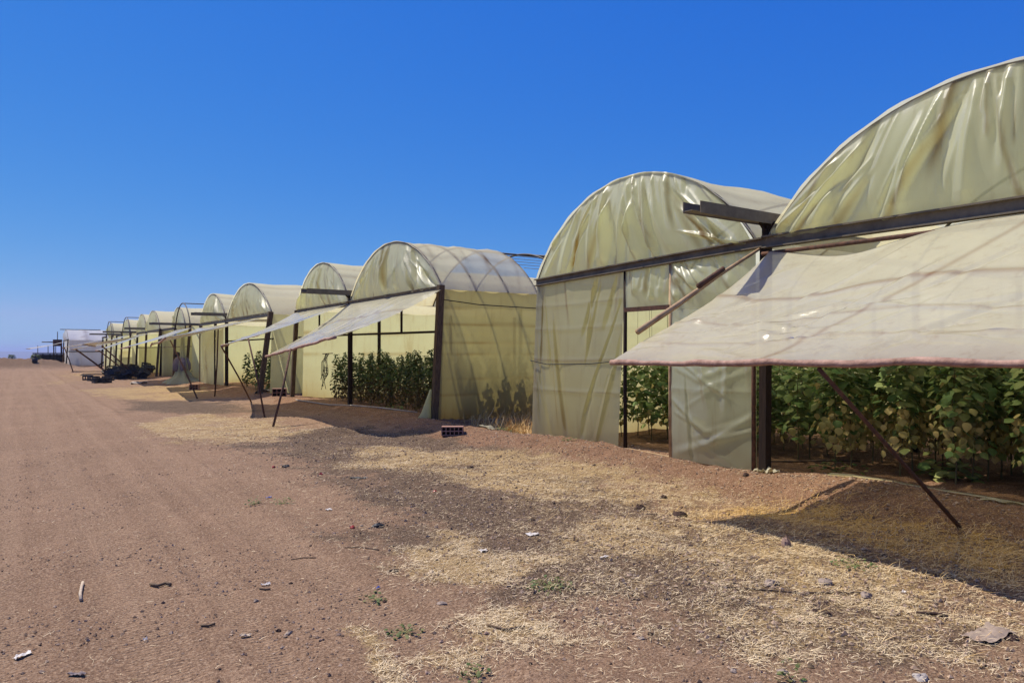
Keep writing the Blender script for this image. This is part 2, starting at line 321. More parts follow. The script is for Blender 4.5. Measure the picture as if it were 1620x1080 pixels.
def masks(x, y):
    wx = (fbm(x * 1.6, y * 1.6, 51, 5) - .47) * 1.9; wy = (fbm(x * 1.6, y * 1.6, 61, 5) - .47) * 1.9
    s = np.zeros(x.shape); d = np.zeros(x.shape)
    for p, soft, k in STRAW: s = np.maximum(s, poly_mask(x + wx * min(1, soft * 3), y + wy * min(1, soft * 3), p, soft) * k)
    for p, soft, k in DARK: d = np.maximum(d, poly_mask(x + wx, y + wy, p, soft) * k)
    s = s * (.30 + 1.25 * fbm(x * 2.3, y * 2.3, 71)) * (.55 + .9 * fbm(x * .9, y * .9, 75))
    b = sst(6.9, 7.9, x + wx * .5) * (1 - sst(150, 200, np.hypot(x, y))); g = poly_mask(x + wx * .5, y + wy * .5, STRAW[8][0], .3) * .8
    bx, by = at_z(0, 84); berm = np.exp(-((y - by - (x - bx) * .3 + 2) / 8) ** 2) * sst(9, 3, x)
    far = sst(150, 400, np.hypot(x, y)); b = np.maximum(b, berm * .5); d = np.maximum(d, berm * .95); s = np.clip(s, 0, 1); s = np.maximum(s, g * .85); s = np.maximum(s, far * (.0 + .3 * fbm(x / 150, y / 150, 5)))
    s = s * (1 - .85 * sst(7.35, 7.9, x + wx * .35) * sst(0, 3, x) * (1 - sst(150, 200, np.hypot(x, y)))); return s, np.clip(d, 0, 1), b * (1 - .35 * s), g
def axis(lo, fine0, fine1, hi, step, grow):
    a = list(np.arange(fine0, fine1, step)); s = step
    while a[-1] < hi: s *= grow; a.append(a[-1] + s)
    s = step; b = [a[0]]
    while b[-1] > lo: s *= grow * 1.03; b.append(b[-1] - s)
    return np.array(b[:0:-1] + a)
def build_ground():
    xs = axis(-12000, -1.6, 11.5, 12000, .06, 1.045); ys = axis(-3000, 1.4, 15, 12000, .06, 1.028)
    X, Y = np.meshgrid(xs, ys); Z = H(X, Y); s, d, b, g = masks(X, Y); rt = rut(X, Y) * (1 - sst(60, 120, np.hypot(X, Y)))
    nx = len(xs); V = np.stack([X.ravel(), Y.ravel(), Z.ravel()], 1)
    j, i = np.meshgrid(np.arange(nx - 1), np.arange(len(ys) - 1)); a = (i * nx + j).ravel()
    F = np.stack([a, a + 1, a + nx + 1, a + nx], 1); cx = (X[:-1, :-1] + X[1:, 1:]).ravel() / 2; cy = (Y[:-1, :-1] + Y[1:, 1:]).ravel() / 2
    rd = (cx > -5.5) & (cx < 2.9 + .9 * sst(6, 14, cy)) & (cy > -40) & (cy < 78)
    for nm, sel in (('road', rd), ('ground', ~rd)):
        f = F[sel]; u, inv = np.unique(f, return_inverse=True)
        me = mesh_np(nm, V[u], inv.reshape(-1, 4), {'straw': s.ravel()[u], 'dark': d.ravel()[u], 'bank': b.ravel()[u], 'gold': g.ravel()[u], 'rut': rt.ravel()[u]})
        tag(link(nm, me, None, M['ground']), kind='structure')
build_ground()
# far hills: a long low ridge with its own width
def hills():
    az = np.linspace(rad(-70), rad(80), 220); rs = np.linspace(8200, 11000, 10)
    A, R = np.meshgrid(az, rs); prof = np.sin(np.linspace(0, math.pi, 10))[:, None]
    Hh = -75 + prof * (92 + 30 * (fbm(A * 9, A * 0, 5, 4) - .5))
    V = np.stack([(np.sin(A) * R).ravel(), (np.cos(A) * R).ravel(), Hh.ravel()], 1); nx = 220
    j, i = np.meshgrid(np.arange(nx - 1), np.arange(9)); a = (i * nx + j).ravel()
    tag(link('hills', mesh_np('hills', V, np.stack([a, a + 1, a + nx + 1, a + nx], 1)), None, simple('hill_scrub', (.16, .13, .09), (.10, .09, .06), 1, .004)), kind='structure')
hills()

# ------------------------------------------------------------------ film pieces
ZS, RISE = 3.18, 1.46      # spring height of the arches, rise above it
def folds(U, V, seed, n, amp, width, lean=None, u0=None, u1=None, v0=None, v1=None, bottom=True, sign=None):
    R = random.Random(seed); D = np.zeros(U.shape); T = np.zeros(U.shape)
    u0 = U.min() if u0 is None else u0; u1 = U.max() if u1 is None else u1; v0 = V.min() if v0 is None else v0; v1 = V.max() if v1 is None else v1
    for _ in range(n):
        a = R.uniform(u0, u1); b = v0 + (v1 - v0) * ((R.uniform(-.12, .06) if R.random() < .75 else R.uniform(.1, .5)) if bottom else R.uniform(0, 1))
        le = lean(a) if lean else 0; ang = le + R.gauss(0, .10); L = (v1 - v0) * (R.uniform(.45, 1.25) if bottom else R.uniform(.35, 1.0)); w = width * R.uniform(.55, 1.5)
        dx, dy = math.sin(ang), math.cos(ang); t = ((U - a) * dx + (V - b) * dy) / L; d = (U - a) * dy - (V - b) * dx
        w2 = w * (1.25 - .8 * np.clip(t, 0, 1)); env = sst(-.15, .15, t) * (1 - sst(.6, 1.1, t)); k = d / w2
        g = np.exp(-k * k); sg = (1 if R.random() < .7 else -1) if sign is None else sign
        D += sg * amp * R.uniform(.4, 1.3) * env * (.9 * np.exp(-np.sqrt(k * k + .12) * 1.6) * 1.4 - .35 * np.exp(-np.sqrt((k - 1.3) ** 2 + .12) * 2.2) * 1.5)
        if R.random() < .45: T = np.maximum(T, R.uniform(.3, .85) * env * np.exp(-((k - .7) / .45) ** 2) * (1.15 - .75 * np.clip(t, 0, 1)))
    return D, T
def grid_obj(name, P, dirt, mat, parent, keep=None):
    """P (nv,nu,3) world points"""
    nv, nu = P.shape[:2]; off = worldloc(parent)
    j, i = np.meshgrid(np.arange(nu - 1), np.arange(nv - 1)); a = (i * nu + j).ravel(); F = np.stack([a, a + 1, a + nu + 1, a + nu], 1)
    if keep is not None: F = F[keep[:-1, :-1].ravel()]
    me = mesh_np(name, P.reshape(-1, 3) - off, F, {'dirt': np.clip(dirt, 0, 1)})
    return link(name, me, parent, mat)
def arc_pts(ya, yb, zs, rise, n):
    h = (yb - ya) / 2; c = (ya + yb) / 2; R = (h * h + rise * rise) / (2 * rise); ph = math.asin(min(1, h / R))
    if rise > h: ph = math.pi - ph
    t = np.linspace(-ph, ph, n); return c + R * np.sin(t), zs + rise - R + R * np.cos(t)
def gable(parent, X, ya, yb, seed, res=90, zs=ZS, rise=RISE, zsb=None, mat='film', n=26, slack=1.):
    """upper gable film, pleats rising from the beam; zs at ya, zsb at yb"""
    zsb = zs if zsb is None else zsb; nu, nv = res, max(8, res // 2)
    y, z = arc_pts(ya, yb, 0, rise, nu); u = np.linspace(0, 1, nu); zb = zs + (zsb - zs) * (y - ya) / (yb - ya)
    v = np.linspace(0, 1, nv)[:, None]; Y = np.repeat(y[None], nv, 0); Z = (zb - .03)[None] + v * (z + .03)[None]
    c = (ya + yb) / 2; hw = (yb - ya) / 2
    D, T = folds(Y, Z, seed, n, .085 * slack, .085, lambda a: -.95 * (a - c) / hw, v0=zs, v1=zs + rise)
    D2, T2 = folds(Y, Z, seed + 5, n, .032 * slack, .04, lambda a: -.9 * (a - c) / hw, v0=zs, v1=zs + rise, bottom=False)
    edge = np.clip(np.minimum(v * 6, (1 - v) * 9), 0, 1) * np.clip(np.minimum(u, 1 - u)[None] * 14, 0, 1)
    bil = .10 * np.sin(np.pi * v) * np.sin(np.pi * u)[None]
    Xg = X - (D + D2) * edge - bil * slack; dirt = T + T2 * .7 + .25 * np.exp(-v * 14) + .3 * np.exp(-(1 - v) * 25)
    grid_obj('gable_film', np.stack([Xg, Y, Z], 2), dirt, M[mat], parent)
def roof(parent, X0, X1, ya, yb, seed, res=36, nx=50, zs=ZS, rise=RISE, mat='roof', hoop=2.0, sag=.05):
    y, z = arc_pts(ya - .02, yb + .02, zs, rise + .03, res); xs = np.linspace(X0 - .06, X1, nx); c = (ya + yb) / 2
    U, Vv = np.meshgrid(np.arange(res), xs); Y = y[U]; Z = z[U]; t = (Vv - X0) / hoop; s = np.sin(np.pi * t) ** 2 * sag
    k = (U / (res - 1.)); ca = np.cos((k - .5) * 2.2); sa = np.sin((k - .5) * 2.2)
    D, T = folds(Vv, k * 6, seed, 16, .03, .10, lambda a: .3, bottom=False)
    n_ = -s + D * .6 + .01 * np.sin(k * 60); Y = Y + sa * n_; Z = Z + ca * n_
    hl = np.exp(-(np.abs(((Vv - X0 + hoop / 2) % hoop) - hoop / 2) / .035) ** 2) * .5
    pl = sum(np.exp(-((k - kk) / .007) ** 2) for kk in (.12, .2, .29, .38)) * .30
    dirt = np.clip(T * .6 + hl + pl + .25 * np.exp(-k * 18) + .12 * fbm(Vv * .8, k * 9, seed), 0, 1)
    return grid_obj('roof_film', np.stack([Vv, Y, Z], 2), dirt, M[mat], parent)
def wallgrid(p0, p1, z0, z1, nu, nv, base=(0, 0)):
    """vertical sheet from p0 to p1 (x,y); base = shift of the foot"""
    u = np.linspace(0, 1, nu)[None]; v = np.linspace(0, 1, nv)[:, None]
    X = p0[0] + (p1[0] - p0[0]) * u + base[0] * (1 - v); Y = p0[1] + (p1[1] - p0[1]) * u + base[1] * (1 - v)
    za = np.asarray(z0)[None] if np.ndim(z0) else z0; Z = za + (z1 - za) * v + 0 * u
    return X, Y, Z, u, v
def film_wall(name, parent, p0, p1, z0, z1, nu, nv, seed, n=14, amp=.03, w=.06, base=(0, 0), out=(-1, 0), lines=(), mat='film', lean=None, n2=0, foot=.45, taut=1.0):
    X, Y, Z, u, v = wallgrid(p0, p1, z0, z1, nu, nv, base); L = math.hypot(p1[0] - p0[0], p1[1] - p0[1]); U = u * L + 0 * v
    D, T = folds(U, Z, seed, n, amp, w, lean, bottom=False)
    if n2:
        D3, T3 = folds(U, Z, seed + 3, n2, amp * .9, w * .8, lambda a: 1.15 if a < L / 2 else -1.15, bottom=False); D += D3
    bil = .05 * np.sin(np.pi * u) * np.sin(np.pi * np.clip(v, 0, 1)) * taut + .03 * (fbm(U * .7, Z * .7, seed + 9) - .5)
    e = np.clip(np.minimum(u, 1 - u) * 12, 0, 1) * np.clip(np.minimum(v + .05, 1 - v) * 12, 0, 1); D = D * e + bil
    dirt = T * .8 + foot * np.exp(-(Z - z1 * 0) / .45) * (.5 + fbm(U * 3, Z * 2, seed)) + .35 * np.clip(fbm(U * 1.6, Z * 1.1, seed + 40) - .42, 0, 1) * (1.6 - .35 * Z) + .2 * np.exp(-(1 - v) * 20)
    for zl, ww, k in lines:
        zz = zl + .02 * np.sin(U * 1.7 + seed); dirt = dirt + k * np.exp(-((Z - zz) / ww) ** 2) * (.5 + .8 * fbm(U * 2, Z * 0 + zl, seed)); D = D + .008 * np.exp(-((Z - zz) / .05) ** 2)
    return grid_obj(name, np.stack([X + out[0] * D, Y + out[1] * D, Z + 0 * u], 2), dirt, M[mat], parent)
def post(parent, base, top, w=.11, mat='steel', name='post'):
    b = MB(); b.bar(base, top, w, w * .9); return b.build(name, M[mat], parent)
def tube(parent, name, pts, r, mat='steel', seg=8):
    b = MB(); b.tube(pts, r, seg); return b.build(name, M[mat], parent, True)
def hoop(parent, X, ya, yb, r=.025, zs=ZS, rise=RISE, n=28, mat='steel', name='hoop'):
    y, z = arc_pts(ya, yb, zs, rise, n); return tube(parent, name, [(X, a, b) for a, b in zip(y, z)], r, mat, 6)
def beam(parent, X, ya, yb, za, zb, h=.15, mat='greysteel', lip=True):
    b = MB(); b.bar((X, ya, za), (X, yb, zb), .05, h)
    if lip: b.bar((X - .045, ya, za + h / 2 - .012), (X - .045, yb, zb + h / 2 - .012), .075, .02); b.bar((X - .05, ya, za - h / 2 + .012), (X - .05, yb, zb - h / 2 + .012), .06, .018)
    return b.build('front_beam', M[mat], parent)
def valley(parent, X0, Y, z=3.44, out=1.5, L=2, w=.24):
    """open channel gutter sticking out between two bays, on a forked bracket"""
    b = MB(); t = .012
    x0, x1 = X0 - out, X0 + L
    b.bar((x0, Y, z), (x1, Y, z), w * .55, t); b.bar((x0 + .12, Y - w * .36, z + .05), (x1, Y - w * .36, z + .05), t, .15); b.bar((x0, Y + w * .36, z + .05), (x1, Y + w * .36, z + .05), t, .14)
    g = b.build('valley_gutter', M['greysteel'], parent)
    c = MB(); c.bar((X0, Y, ZS + .05), (X0, Y, z - .012), .09, .08); c.bar((X0, Y, ZS + .12), (X0 - .16, Y - .02, z - .012), .035, .035); c.bar((X0, Y, ZS + .10), (X0 - .02, Y - .16, z - .01), .035, .035)
    c.build('bracket', M['darkwood'], parent); return g
def awning(parent, hinge, outer, seed, nu=60, nv=24, sag=.12, left_cut=0, lines=((.36, .018, .6), (.66, .008, .35)), amp=.03, n=14, top_sag=None, edge_r=.035, mat='awning', diag=True):
    """hinge=(near,far) points, outer=(near,far) points"""
    A, B = (np.array(p, float) for p in hinge); C, D_ = (np.array(p, float) for p in outer)
    u = np.linspace(0, 1, nu)[None, :, None]; v = np.linspace(0, 1, nv)[:, None, None]
    P = (A * (1 - u) + B * u) * (1 - v) + (C * (1 - u) + D_ * u) * v
    P = np.broadcast_to(P, (nv, nu, 3)).copy(); uu = np.broadcast_to(u[..., 0], (nv, nu)); vv = np.broadcast_to(v[..., 0], (nv, nu))
    Lu = np.linalg.norm(B - A); Lv = np.linalg.norm(C - A); Dd, T = folds(uu * Lu, vv * Lv, seed, n, amp, .09, lambda a: .5, bottom=False)
    D2, T2 = folds(uu * Lu, vv * Lv, seed + 2, n // 2, amp * .5, .07, lambda a: 1.35, bottom=False)
    e = np.clip(np.minimum(np.minimum(vv, 1 - vv), np.minimum(uu, 1 - uu)) * 12, 0, 1)
    P[..., 2] += (Dd + D2) * e - sag * np.sin(np.pi * vv) * (.6 + .4 * np.sin(np.pi * uu * 2 + seed) ** 2) + .03 * (fbm(uu * Lu * 1.2, vv * Lv * 1.2, seed) - .5) * e
    if top_sag is not None: P[..., 2] -= top_sag[2] * np.exp(-((uu - top_sag[0]) / top_sag[1]) ** 2) * (1 - vv) ** 1.5
    if left_cut: P[..., 1] -= left_cut * np.sin(np.pi * np.clip(vv * 1.25, 0, 1)) * np.clip(uu * 4 - 3, 0, 1) ** 1.5
    P[..., 2] -= .07 * (fbm(uu * Lu * .55, vv * Lv * .5, seed + 1, 2) - .4) * e; dirt = .10 * np.clip(T - .4, 0, 1) + .35 * np.exp(-(1 - vv) * 9) * (.4 + fbm(uu * 12, vv * 3, seed))
    P[..., 2] -= (.012 * np.sin(uu * Lu * 1.9 + seed) ** 2 + .004 * np.sin(uu * Lu * 6)) * vv ** 5
    D4, T4 = folds(uu * Lu, vv * Lv, seed + 7, n * 2, .040, .05, lambda a: 1.35 if int(a * 7) % 2 else -1.3, v0=Lv * .55, v1=Lv * .9, bottom=False); P[..., 2] += D4 * e
    for vl, w, k in lines:
        vz = vl + .012 * np.sin(uu * 9 + seed); dirt = dirt + k * np.exp(-((vv - vz) / w) ** 2); P[..., 2] += .015 * np.exp(-((vv - vz) / (w * 1.5)) ** 2)
    if diag: dl = uu - (.62 - .22 * (1 - vv)); dirt = dirt + .45 * np.exp(-(dl / .008) ** 2)
    o = grid_obj('awning_film', P, dirt, M[mat], parent)
    R = random.Random(seed); pts = []
    for i in range(30):
        t = i / 29; q = C * (1 - t) + D_ * t; pts.append((q[0], q[1], q[2] - .02 - .012 * math.sin(t * Lu * 1.9 + seed) ** 2 - .004 * math.sin(t * Lu * 6) + R.uniform(-.006, .006)))
    b = MB(); b.tube(pts, [edge_r * R.uniform(.85, 1.25) for _ in pts], 7)
    off = worldloc(o); em = b.build('edge_roll', M['edge'], o, True); return o

# ------------------------------------------------------------------ NEAR GREENHOUSE (two bays)
XF = 8.5
Y0, Y1, Y2 = .75, 6.27, 11.52
g1 = thing('greenhouse', 'nearest greenhouse with door opening and big lifted awning at the right', 'greenhouse', (XF, Y1, 0), 'plastic film greenhouses in a row')
beam(g1, XF - .03, Y0, Y1, ZS - .02, ZS - .02, .17); beam(g1, XF - .03, Y1, Y2 + .02, ZS - .02, ZS - .16, .14)
hoop(g1, XF, Y0, Y1 - .06, .022); hoop(g1, XF, Y1 + .1, Y2, .022, ZS - .08, RISE + .02)
gable(g1, XF - .02, Y0, Y1 - .05, 3, 340, n=40, slack=1.1); gable(g1, XF - .02, Y1 + .22, Y2, 12, 320, ZS, RISE + .05, ZS - .14, n=40, slack=1.1)
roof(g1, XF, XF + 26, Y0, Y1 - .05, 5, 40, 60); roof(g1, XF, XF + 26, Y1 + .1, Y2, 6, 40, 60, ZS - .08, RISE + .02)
for k in range(1, 5):
    hoop(g1, XF + 4 * k, Y0, Y1 - .05); hoop(g1, XF + 4 * k, Y1 + .1, Y2, .025, ZS - .08)
valley(g1, XF, Y1, 3.43, 1.55, 2.5)
post(g1, (XF + .02, Y1 + .04, -.1), (XF + .02, Y1 + .02, ZS), .125, 'darkwood'); post(g1, (XF + .02, Y0, -.1), (XF + .02, Y0, ZS), .13, 'darkwood'); post(g1, (XF + .05, Y2 - .03, -.1), (XF + .05, Y2 - .03, ZS - .15), .10)
for k in (1, 2, 3, 4):
    for yy in (Y1, Y0, Y2 - .05): post(g1, (XF + 4 * k, yy, -.15), (XF + 4 * k, yy, ZS), .09, 'darkwood')
D0, D1 = 9.04, 8.01
LN = ((2.55, .012, .35), (1.52, .02, .55), (.95, .01, .4), (2.1, .01, .3))
film_wall('front_film', g1, (XF - .03, D0), (XF - .03, Y2 + .02), .02, 3.03, 160, 120, 21, 26, .035, .055, base=(-.05, .12), lines=LN, mat='oldfilm', lean=lambda a: .25 if a > 1.2 else -.2)
film_wall('front_film', g1, (XF - .03, Y1 + .14), (XF - .03, D1), .0, 2.32, 90, 80, 22, 10, .03, .06, lines=((1.1, .01, .3),), n2=22, taut=1.6)
film_wall('front_film', g1, (XF - .035, D1), (XF - .035, D0), 2.40, 3.05, 60, 30, 23, 14, .05, .06)
film_wall('front_film', g1, (XF - .035, Y1 + .14), (XF - .035, D1), 2.322, 3.08, 80, 40, 24, 26, .07, .06, lean=lambda a: .7)
for yy in (D0, D1): tube(g1, 'door_post', [(XF - .02, yy, -.02), (XF - .02, yy + .01, 1.2), (XF - .02, yy, 3.08)], .032, 'batten' if yy == D1 else 'darkwood')
b = MB(); b.bar((XF - .03, D1, 2.37), (XF - .03, D0, 2.37), .06, .07); b.build('door_lintel', M['rust'], g1); b = MB(); b.bar((XF - .02, D1, .0), (XF - .02, D0, .03), .06, .05); b.build('door_sill', M['batten'], g1)
tube(g1, 'panel_batten', [(XF - .05, Y1 + .17, 0), (XF - .05, Y1 + .17, 2.4)], .03, 'rust')
tube(g1, 'roll_pipe', [(XF - .09, Y0, 2.99), (XF - .09, 3.5, 2.99), (XF - .1, 5.0, 2.99), (XF - .09, Y1, 3.0)], .028, 'rust')
tube(g1, 'tie_wire', [(XF - .13, Y2 + .12, 1.50), (XF - .11, Y2 - .4, 1.43), (XF - .11, 10.5, 1.44), (XF - .1, 9.8, 1.46), (XF - .08, D0, 1.52)], .009, 'cable', 5)
film_wall('side_film', g1, (XF, Y2), (XF + 26, Y2), -.15, ZS - .14, 130, 30, 31, 30, .04, .10, out=(0, 1), lines=((2.2, .02, .4), (1.2, .02, .4)))
film_wall('side_film', g1, (XF, Y0), (XF + 26, Y0), -.15, ZS, 80, 20, 32, 20, .04, .10, out=(0, -1))
film_wall('rear_film', g1, (XF + 26, Y0), (XF + 26, Y2), -.15, ZS, 40, 16, 33, 10, .04, .10, out=(1, 0))
for k in range(7): tube(g1, 'crop_wire', [(XF + .3, Y0 + .2, 1.9 + .12 * k), (XF + 12, Y2 - .2, 1.95 + .12 * k)], .004, 'greysteel', 4)
aw = awning(g1, ((XF - .08, .9, 3.05), (XF - .08, 6.14, 3.08)), ((5.62, 1.0, 1.63), (5.66, 6.27, 1.56)), 44, 200, 90, .10, .14, lines=((.42, .014, .6), (.66, .007, .4), (.84, .006, .3)), amp=.030, n=14, top_sag=(.80, .16, .22), edge_r=.03)
tube(aw, 'side_batten', [(8.30, 6.24, 3.05), (7.5, 6.24, 2.66), (6.8, 6.29, 2.26), (6.12, 6.32, 1.90)], [.02, .025, .034, .036], 'batten', 10)
tube(aw, 'side_batten', [(7.55, 6.22, 2.74), (7.1, 6.24, 2.49)], [.032, .038], 'rust', 8)

# prop poles
def prop(p_top, foot, r, label):
    x, y = foot; z = Hs(x, y); b = MB(); p = np.array(p_top); q = np.array((x, y, z - .04)); m = (p + q) / 2 + np.array((.03, .02, 0)); b.tube([q, m, p], [r, r * .95, r * .9], 8)
    o = b.build('prop_pole', M['rust'] if r > .02 else M['rust'], None, True, loc=(x, y, z)); return tag(o, label, 'pole', 'rusty poles propping the awnings')
prop((5.66, 3.65, 1.52), (7.72, 3.42), .021, 'thick rusty pole propping the nearest awning above the golden dry grass')
prop((5.82, 18.6, 1.74), (5.1, 17.7), .03, 'pole standing in straw under the awning of the second greenhouse, nearest to the road')
prop((5.5, 21.5, 2.06), (5.7, 20.5), .026, 'thin nearly upright pole just left of the second greenhouse straw patch pole')
prop((4.85, 21.9, 1.84), (6.7, 25.7), .026, 'slanted pole under the long narrow awning tip of the second greenhouse')

# ------------------------------------------------------------------ SECOND GREENHOUSE
C0, C1, C2 = 15.43, 21.3, 26.4
g2 = thing('greenhouse', 'second greenhouse from the right, its open front showing bushy plants behind a leaning post', 'greenhouse', (XF, C1, 0), 'plastic film greenhouses in a row')
beam(g2, XF - .03, C0, C1, ZS, ZS - .03, .16); beam(g2, XF - .03, C1, C2, ZS - .03, ZS - .06, .15)
for (a, b_, s) in ((C0, C1 - .05, 51), (C1 + .08, C2, 57)):
    hoop(g2, XF, a, b_, .03); gable(g2, XF - .02, a, b_, s, 170, n=26, slack=1.2)
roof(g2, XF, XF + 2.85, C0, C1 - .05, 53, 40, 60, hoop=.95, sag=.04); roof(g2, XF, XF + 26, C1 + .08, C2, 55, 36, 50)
for x in (.95, 1.9, 2.85): hoop(g2, XF + x, C0, C1 - .05, .022)
for x in (4.2, 8.2): hoop(g2, XF + x, C0, C1 - .05, .028)
tube(g2, 'ridge_pipe', [(XF + 2.6, (C0 + C1) / 2, ZS + RISE + .01), (XF + 14, (C0 + C1) / 2, ZS + RISE + .01)], .028)
tube(g2, 'cross_pipe', [(XF + 4.2, 18.3, ZS + RISE), (XF + 4.9, 17.2, ZS + RISE - .12), (XF + 5.1, 16.4, ZS + RISE - .45)], .026)
for k in range(5): yy, zz = (16.0 + .35 * k, ZS + .75 + .13 * k); tube(g2, 'purlin_wire', [(XF + 2.8, yy, zz), (XF + 14, yy, zz)], .007, 'greysteel', 4)
tube(g2, 'eave_rope', [(XF - .05, C0 - .03, 2.93), (XF + 1, C0 - .05, 2.84), (XF + 2, C0 - .06, 2.82), (XF + 3.4, C0 - .05, 2.8)], .012, 'cable', 5)
film_wall('side_film', g2, (XF, C0), (XF + 20, C0), -.12, ZS, 180, 60, 61, 20, .03, .09, base=(0, .25), out=(0, -1), lines=((2.35, .03, .6), (1.9, .02, .5), (1.62, .02, .35), (1.0, .015, .4), (.62, .015, .5), (2.75, .012, .4)), mat='oldfilm', foot=.7)
film_wall('side_film', g2, (XF + .25, C2), (XF + 26, C2), -.12, ZS, 120, 30, 62, 20, .03, .09, base=(0, .2), out=(0, 1), lines=((2.4, .02, .6), (1.6, .02, .5), (1.1, .02, .4)))
film_wall('rear_film', g2, (XF + 26, C0), (XF + 26, C2), -.12, ZS, 30, 12, 63, 10, .03, .1, out=(1, 0))
post(g2, (XF - .06, C0 + .32, -.1), (XF - .06, C0 - .02, ZS + .1), .15, 'wood'); post(g2, (XF, C1 + .02, -.1), (XF, C1, ZS), .12, 'darkwood'); post(g2, (XF - .05, C2 + .45, -.1), (XF - .02, C2, ZS), .14, 'wood')
for x in (3.2, 6.4, 9.6):
    for yy in (C1, C2 - .05): post(g2, (XF + x, yy, -.1), (XF + x, yy, ZS), .10, 'darkwood')
tube(g2, 'cross_rail', [(XF + .05, C0 + .1, 2.16), (XF + .05, C1, 2.2), (XF + .05, C2, 2.2)], .03, 'darkwood')
post(g2, (XF + .05, 17.8, 2.2), (XF + .05, 17.8, ZS), .05, 'darkwood', 'hanger'); post(g2, (XF + .05, 24.2, 2.2), (XF + .05, 24.2, ZS), .05, 'darkwood', 'hanger')
valley(g2, XF, C1 + .01, 3.43, 1.5, 2)
awning(g2, ((XF - .10, C0 - .12, 3.16), (XF - .10, C1 - .1, 3.12)), ((5.79, C0 - .05, 2.02), (5.92, C1 - .1, 1.56)), 71, 80, 40, .12, 0, amp=.05, n=20)
awning(g2, ((XF - .10, C1 + .1, 3.12), (XF - .10, C2 - .1, 3.1)), ((4.8, C1 + .25, 1.86), (6.0, C2 - .4, 1.95)), 72, 60, 30, .10, 0, amp=.05, n=20)
b = MB(); R = random.Random(4)    # loose film flap gathered at the foot of the leaning post
b.tube([(XF - .14, C0 + .33, .75), (XF - .18, C0 + .40, .45), (XF - .22, C0 + .42, .15), (XF - .30, C0 + .45, -.08)], [.03, .07, .13, .19], 10); b.build('loose_film_foot', M['film'], g2, True)

# hanging rope bundle on the inner side wall
rp = thing('hanging_rope', 'tangled dark rope bundle hanging against the film wall of the second greenhouse', 'rope', (XF + 1.1, C2 - .16, 1.55))
b = MB(); R = random.Random(9)
for k in range(7):
    x = XF + 1.0 + R.uniform(-.16, .2); yb_ = C2 - .14; z1 = R.uniform(.1, .9)
    b.tube([(XF + 1.1 + R.uniform(-.1, .1), yb_, 1.6), (x, yb_ - .03, 1.3), (x + R.uniform(-.1, .1), yb_ - .02, (1.3 + z1) / 2), (x + R.uniform(-.15, .15), yb_ - .01, z1)], .011, 5)
for k in range(3):
    cx, cz, rr = XF + 1.0 + R.uniform(-.05, .05), .85 + R.uniform(-.1, .1), R.uniform(.10, .17); b.tube([(cx + rr * .7 * math.sin(t), C2 - .15, cz + rr * 1.6 * math.cos(t)) for t in np.linspace(0, 6.28, 16)], .010, 5)
b.build('rope', M['cable'], rp, True)
tube(rp, 'tie', [(XF + .9, C2 - .13, 1.60), (XF + 1.3, C2 - .13, 1.62)], .016, 'rust')

# ------------------------------------------------------------------ THIRD GREENHOUSE (D)
def yline(px, z): return at_z(px, z)
DX = 8.45; E0, E1, E2 = 29.4, 37.0, 43.0
g3 = thing('greenhouse', 'third greenhouse from the right, two film gables above a closed film panel and green plants', 'greenhouse', (DX, E1, 0), 'plastic film greenhouses in a row')
beam(g3, DX - .03, E0, E1, ZS, ZS, .16); beam(g3, DX - .03, E1, E2, ZS, ZS, .15)
for (a, b_, s) in ((E0, E1 - .1, 81), (E1 + .1, E2, 87)):
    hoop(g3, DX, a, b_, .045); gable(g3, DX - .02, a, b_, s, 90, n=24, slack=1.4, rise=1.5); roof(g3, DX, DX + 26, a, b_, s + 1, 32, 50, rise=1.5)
valley(g3, DX, E1, 3.43, 1.6, 2)
film_wall('side_film', g3, (DX, E0), (DX + 26, E0), -.05, ZS, 80, 40, 83, 16, .03, .1, base=(0, .3), out=(0, -1), lines=((2.3, .02, .5), (1.4, .02, .5)))
film_wall('side_film', g3, (DX, E2), (DX + 26, E2), -.05, ZS, 50, 16, 84, 12, .03, .1, out=(0, 1)); film_wall('rear_film', g3, (DX + 26, E0), (DX + 26, E2), -.05, ZS, 24, 10, 85, 8, .03, .1, out=(1, 0))
film_wall('front_film', g3, (DX - .03, E1 + .5), (DX - .03, E1 + 2.2), -.02, 2.95, 40, 40, 86, 8, .05, .08, n2=10, taut=2); film_wall('front_film', g3, (DX - .03, E1 + 2.6), (DX - .03, E2), -.02, 2.95, 50, 40, 88, 10, .05, .08, n2=10, taut=2)
post(g3, (DX - .35, E0 + .5, -.1), (DX - .05, E0, ZS + .1), .18, 'wood'); post(g3, (DX, E1, -.1), (DX, E1, ZS), .14, 'darkwood'); post(g3, (DX, E1 + 2.4, -.1), (DX, E1 + 2.4, ZS), .12, 'darkwood'); post(g3, (DX, E2, -.1), (DX, E2, ZS), .14, 'wood')
tube(g3, 'cross_rail', [(DX + .05, E0, 2.2), (DX + .05, E1, 2.2)], .03, 'darkwood')
awning(g3, ((DX - .12, E0 + .1, 3.08), (DX - .12, E1 - .1, 3.02)), ((4.6, E0 + .3, 2.22), (5.4, E1 - .4, 2.1)), 91, 60, 24, .08, 0, amp=.05); awning(g3, ((DX - .12, E1 + .1, 3.0), (DX - .12, E2 - .1, 3.0)), ((5.2, E1 + .2, 2.1), (5.9, E2 - .3, 2.0)), 92, 40, 20, .08, 0, amp=.05)
prop((6.6, 30.3, 2.55), (6.75, 31.6), .03, 'pole hidden close under the thin awning of the third greenhouse')
prop((5.3, 33.0, 2.15), at(313, 630), .03, 'slanting pole beside the stacked bricks left of the third greenhouse')

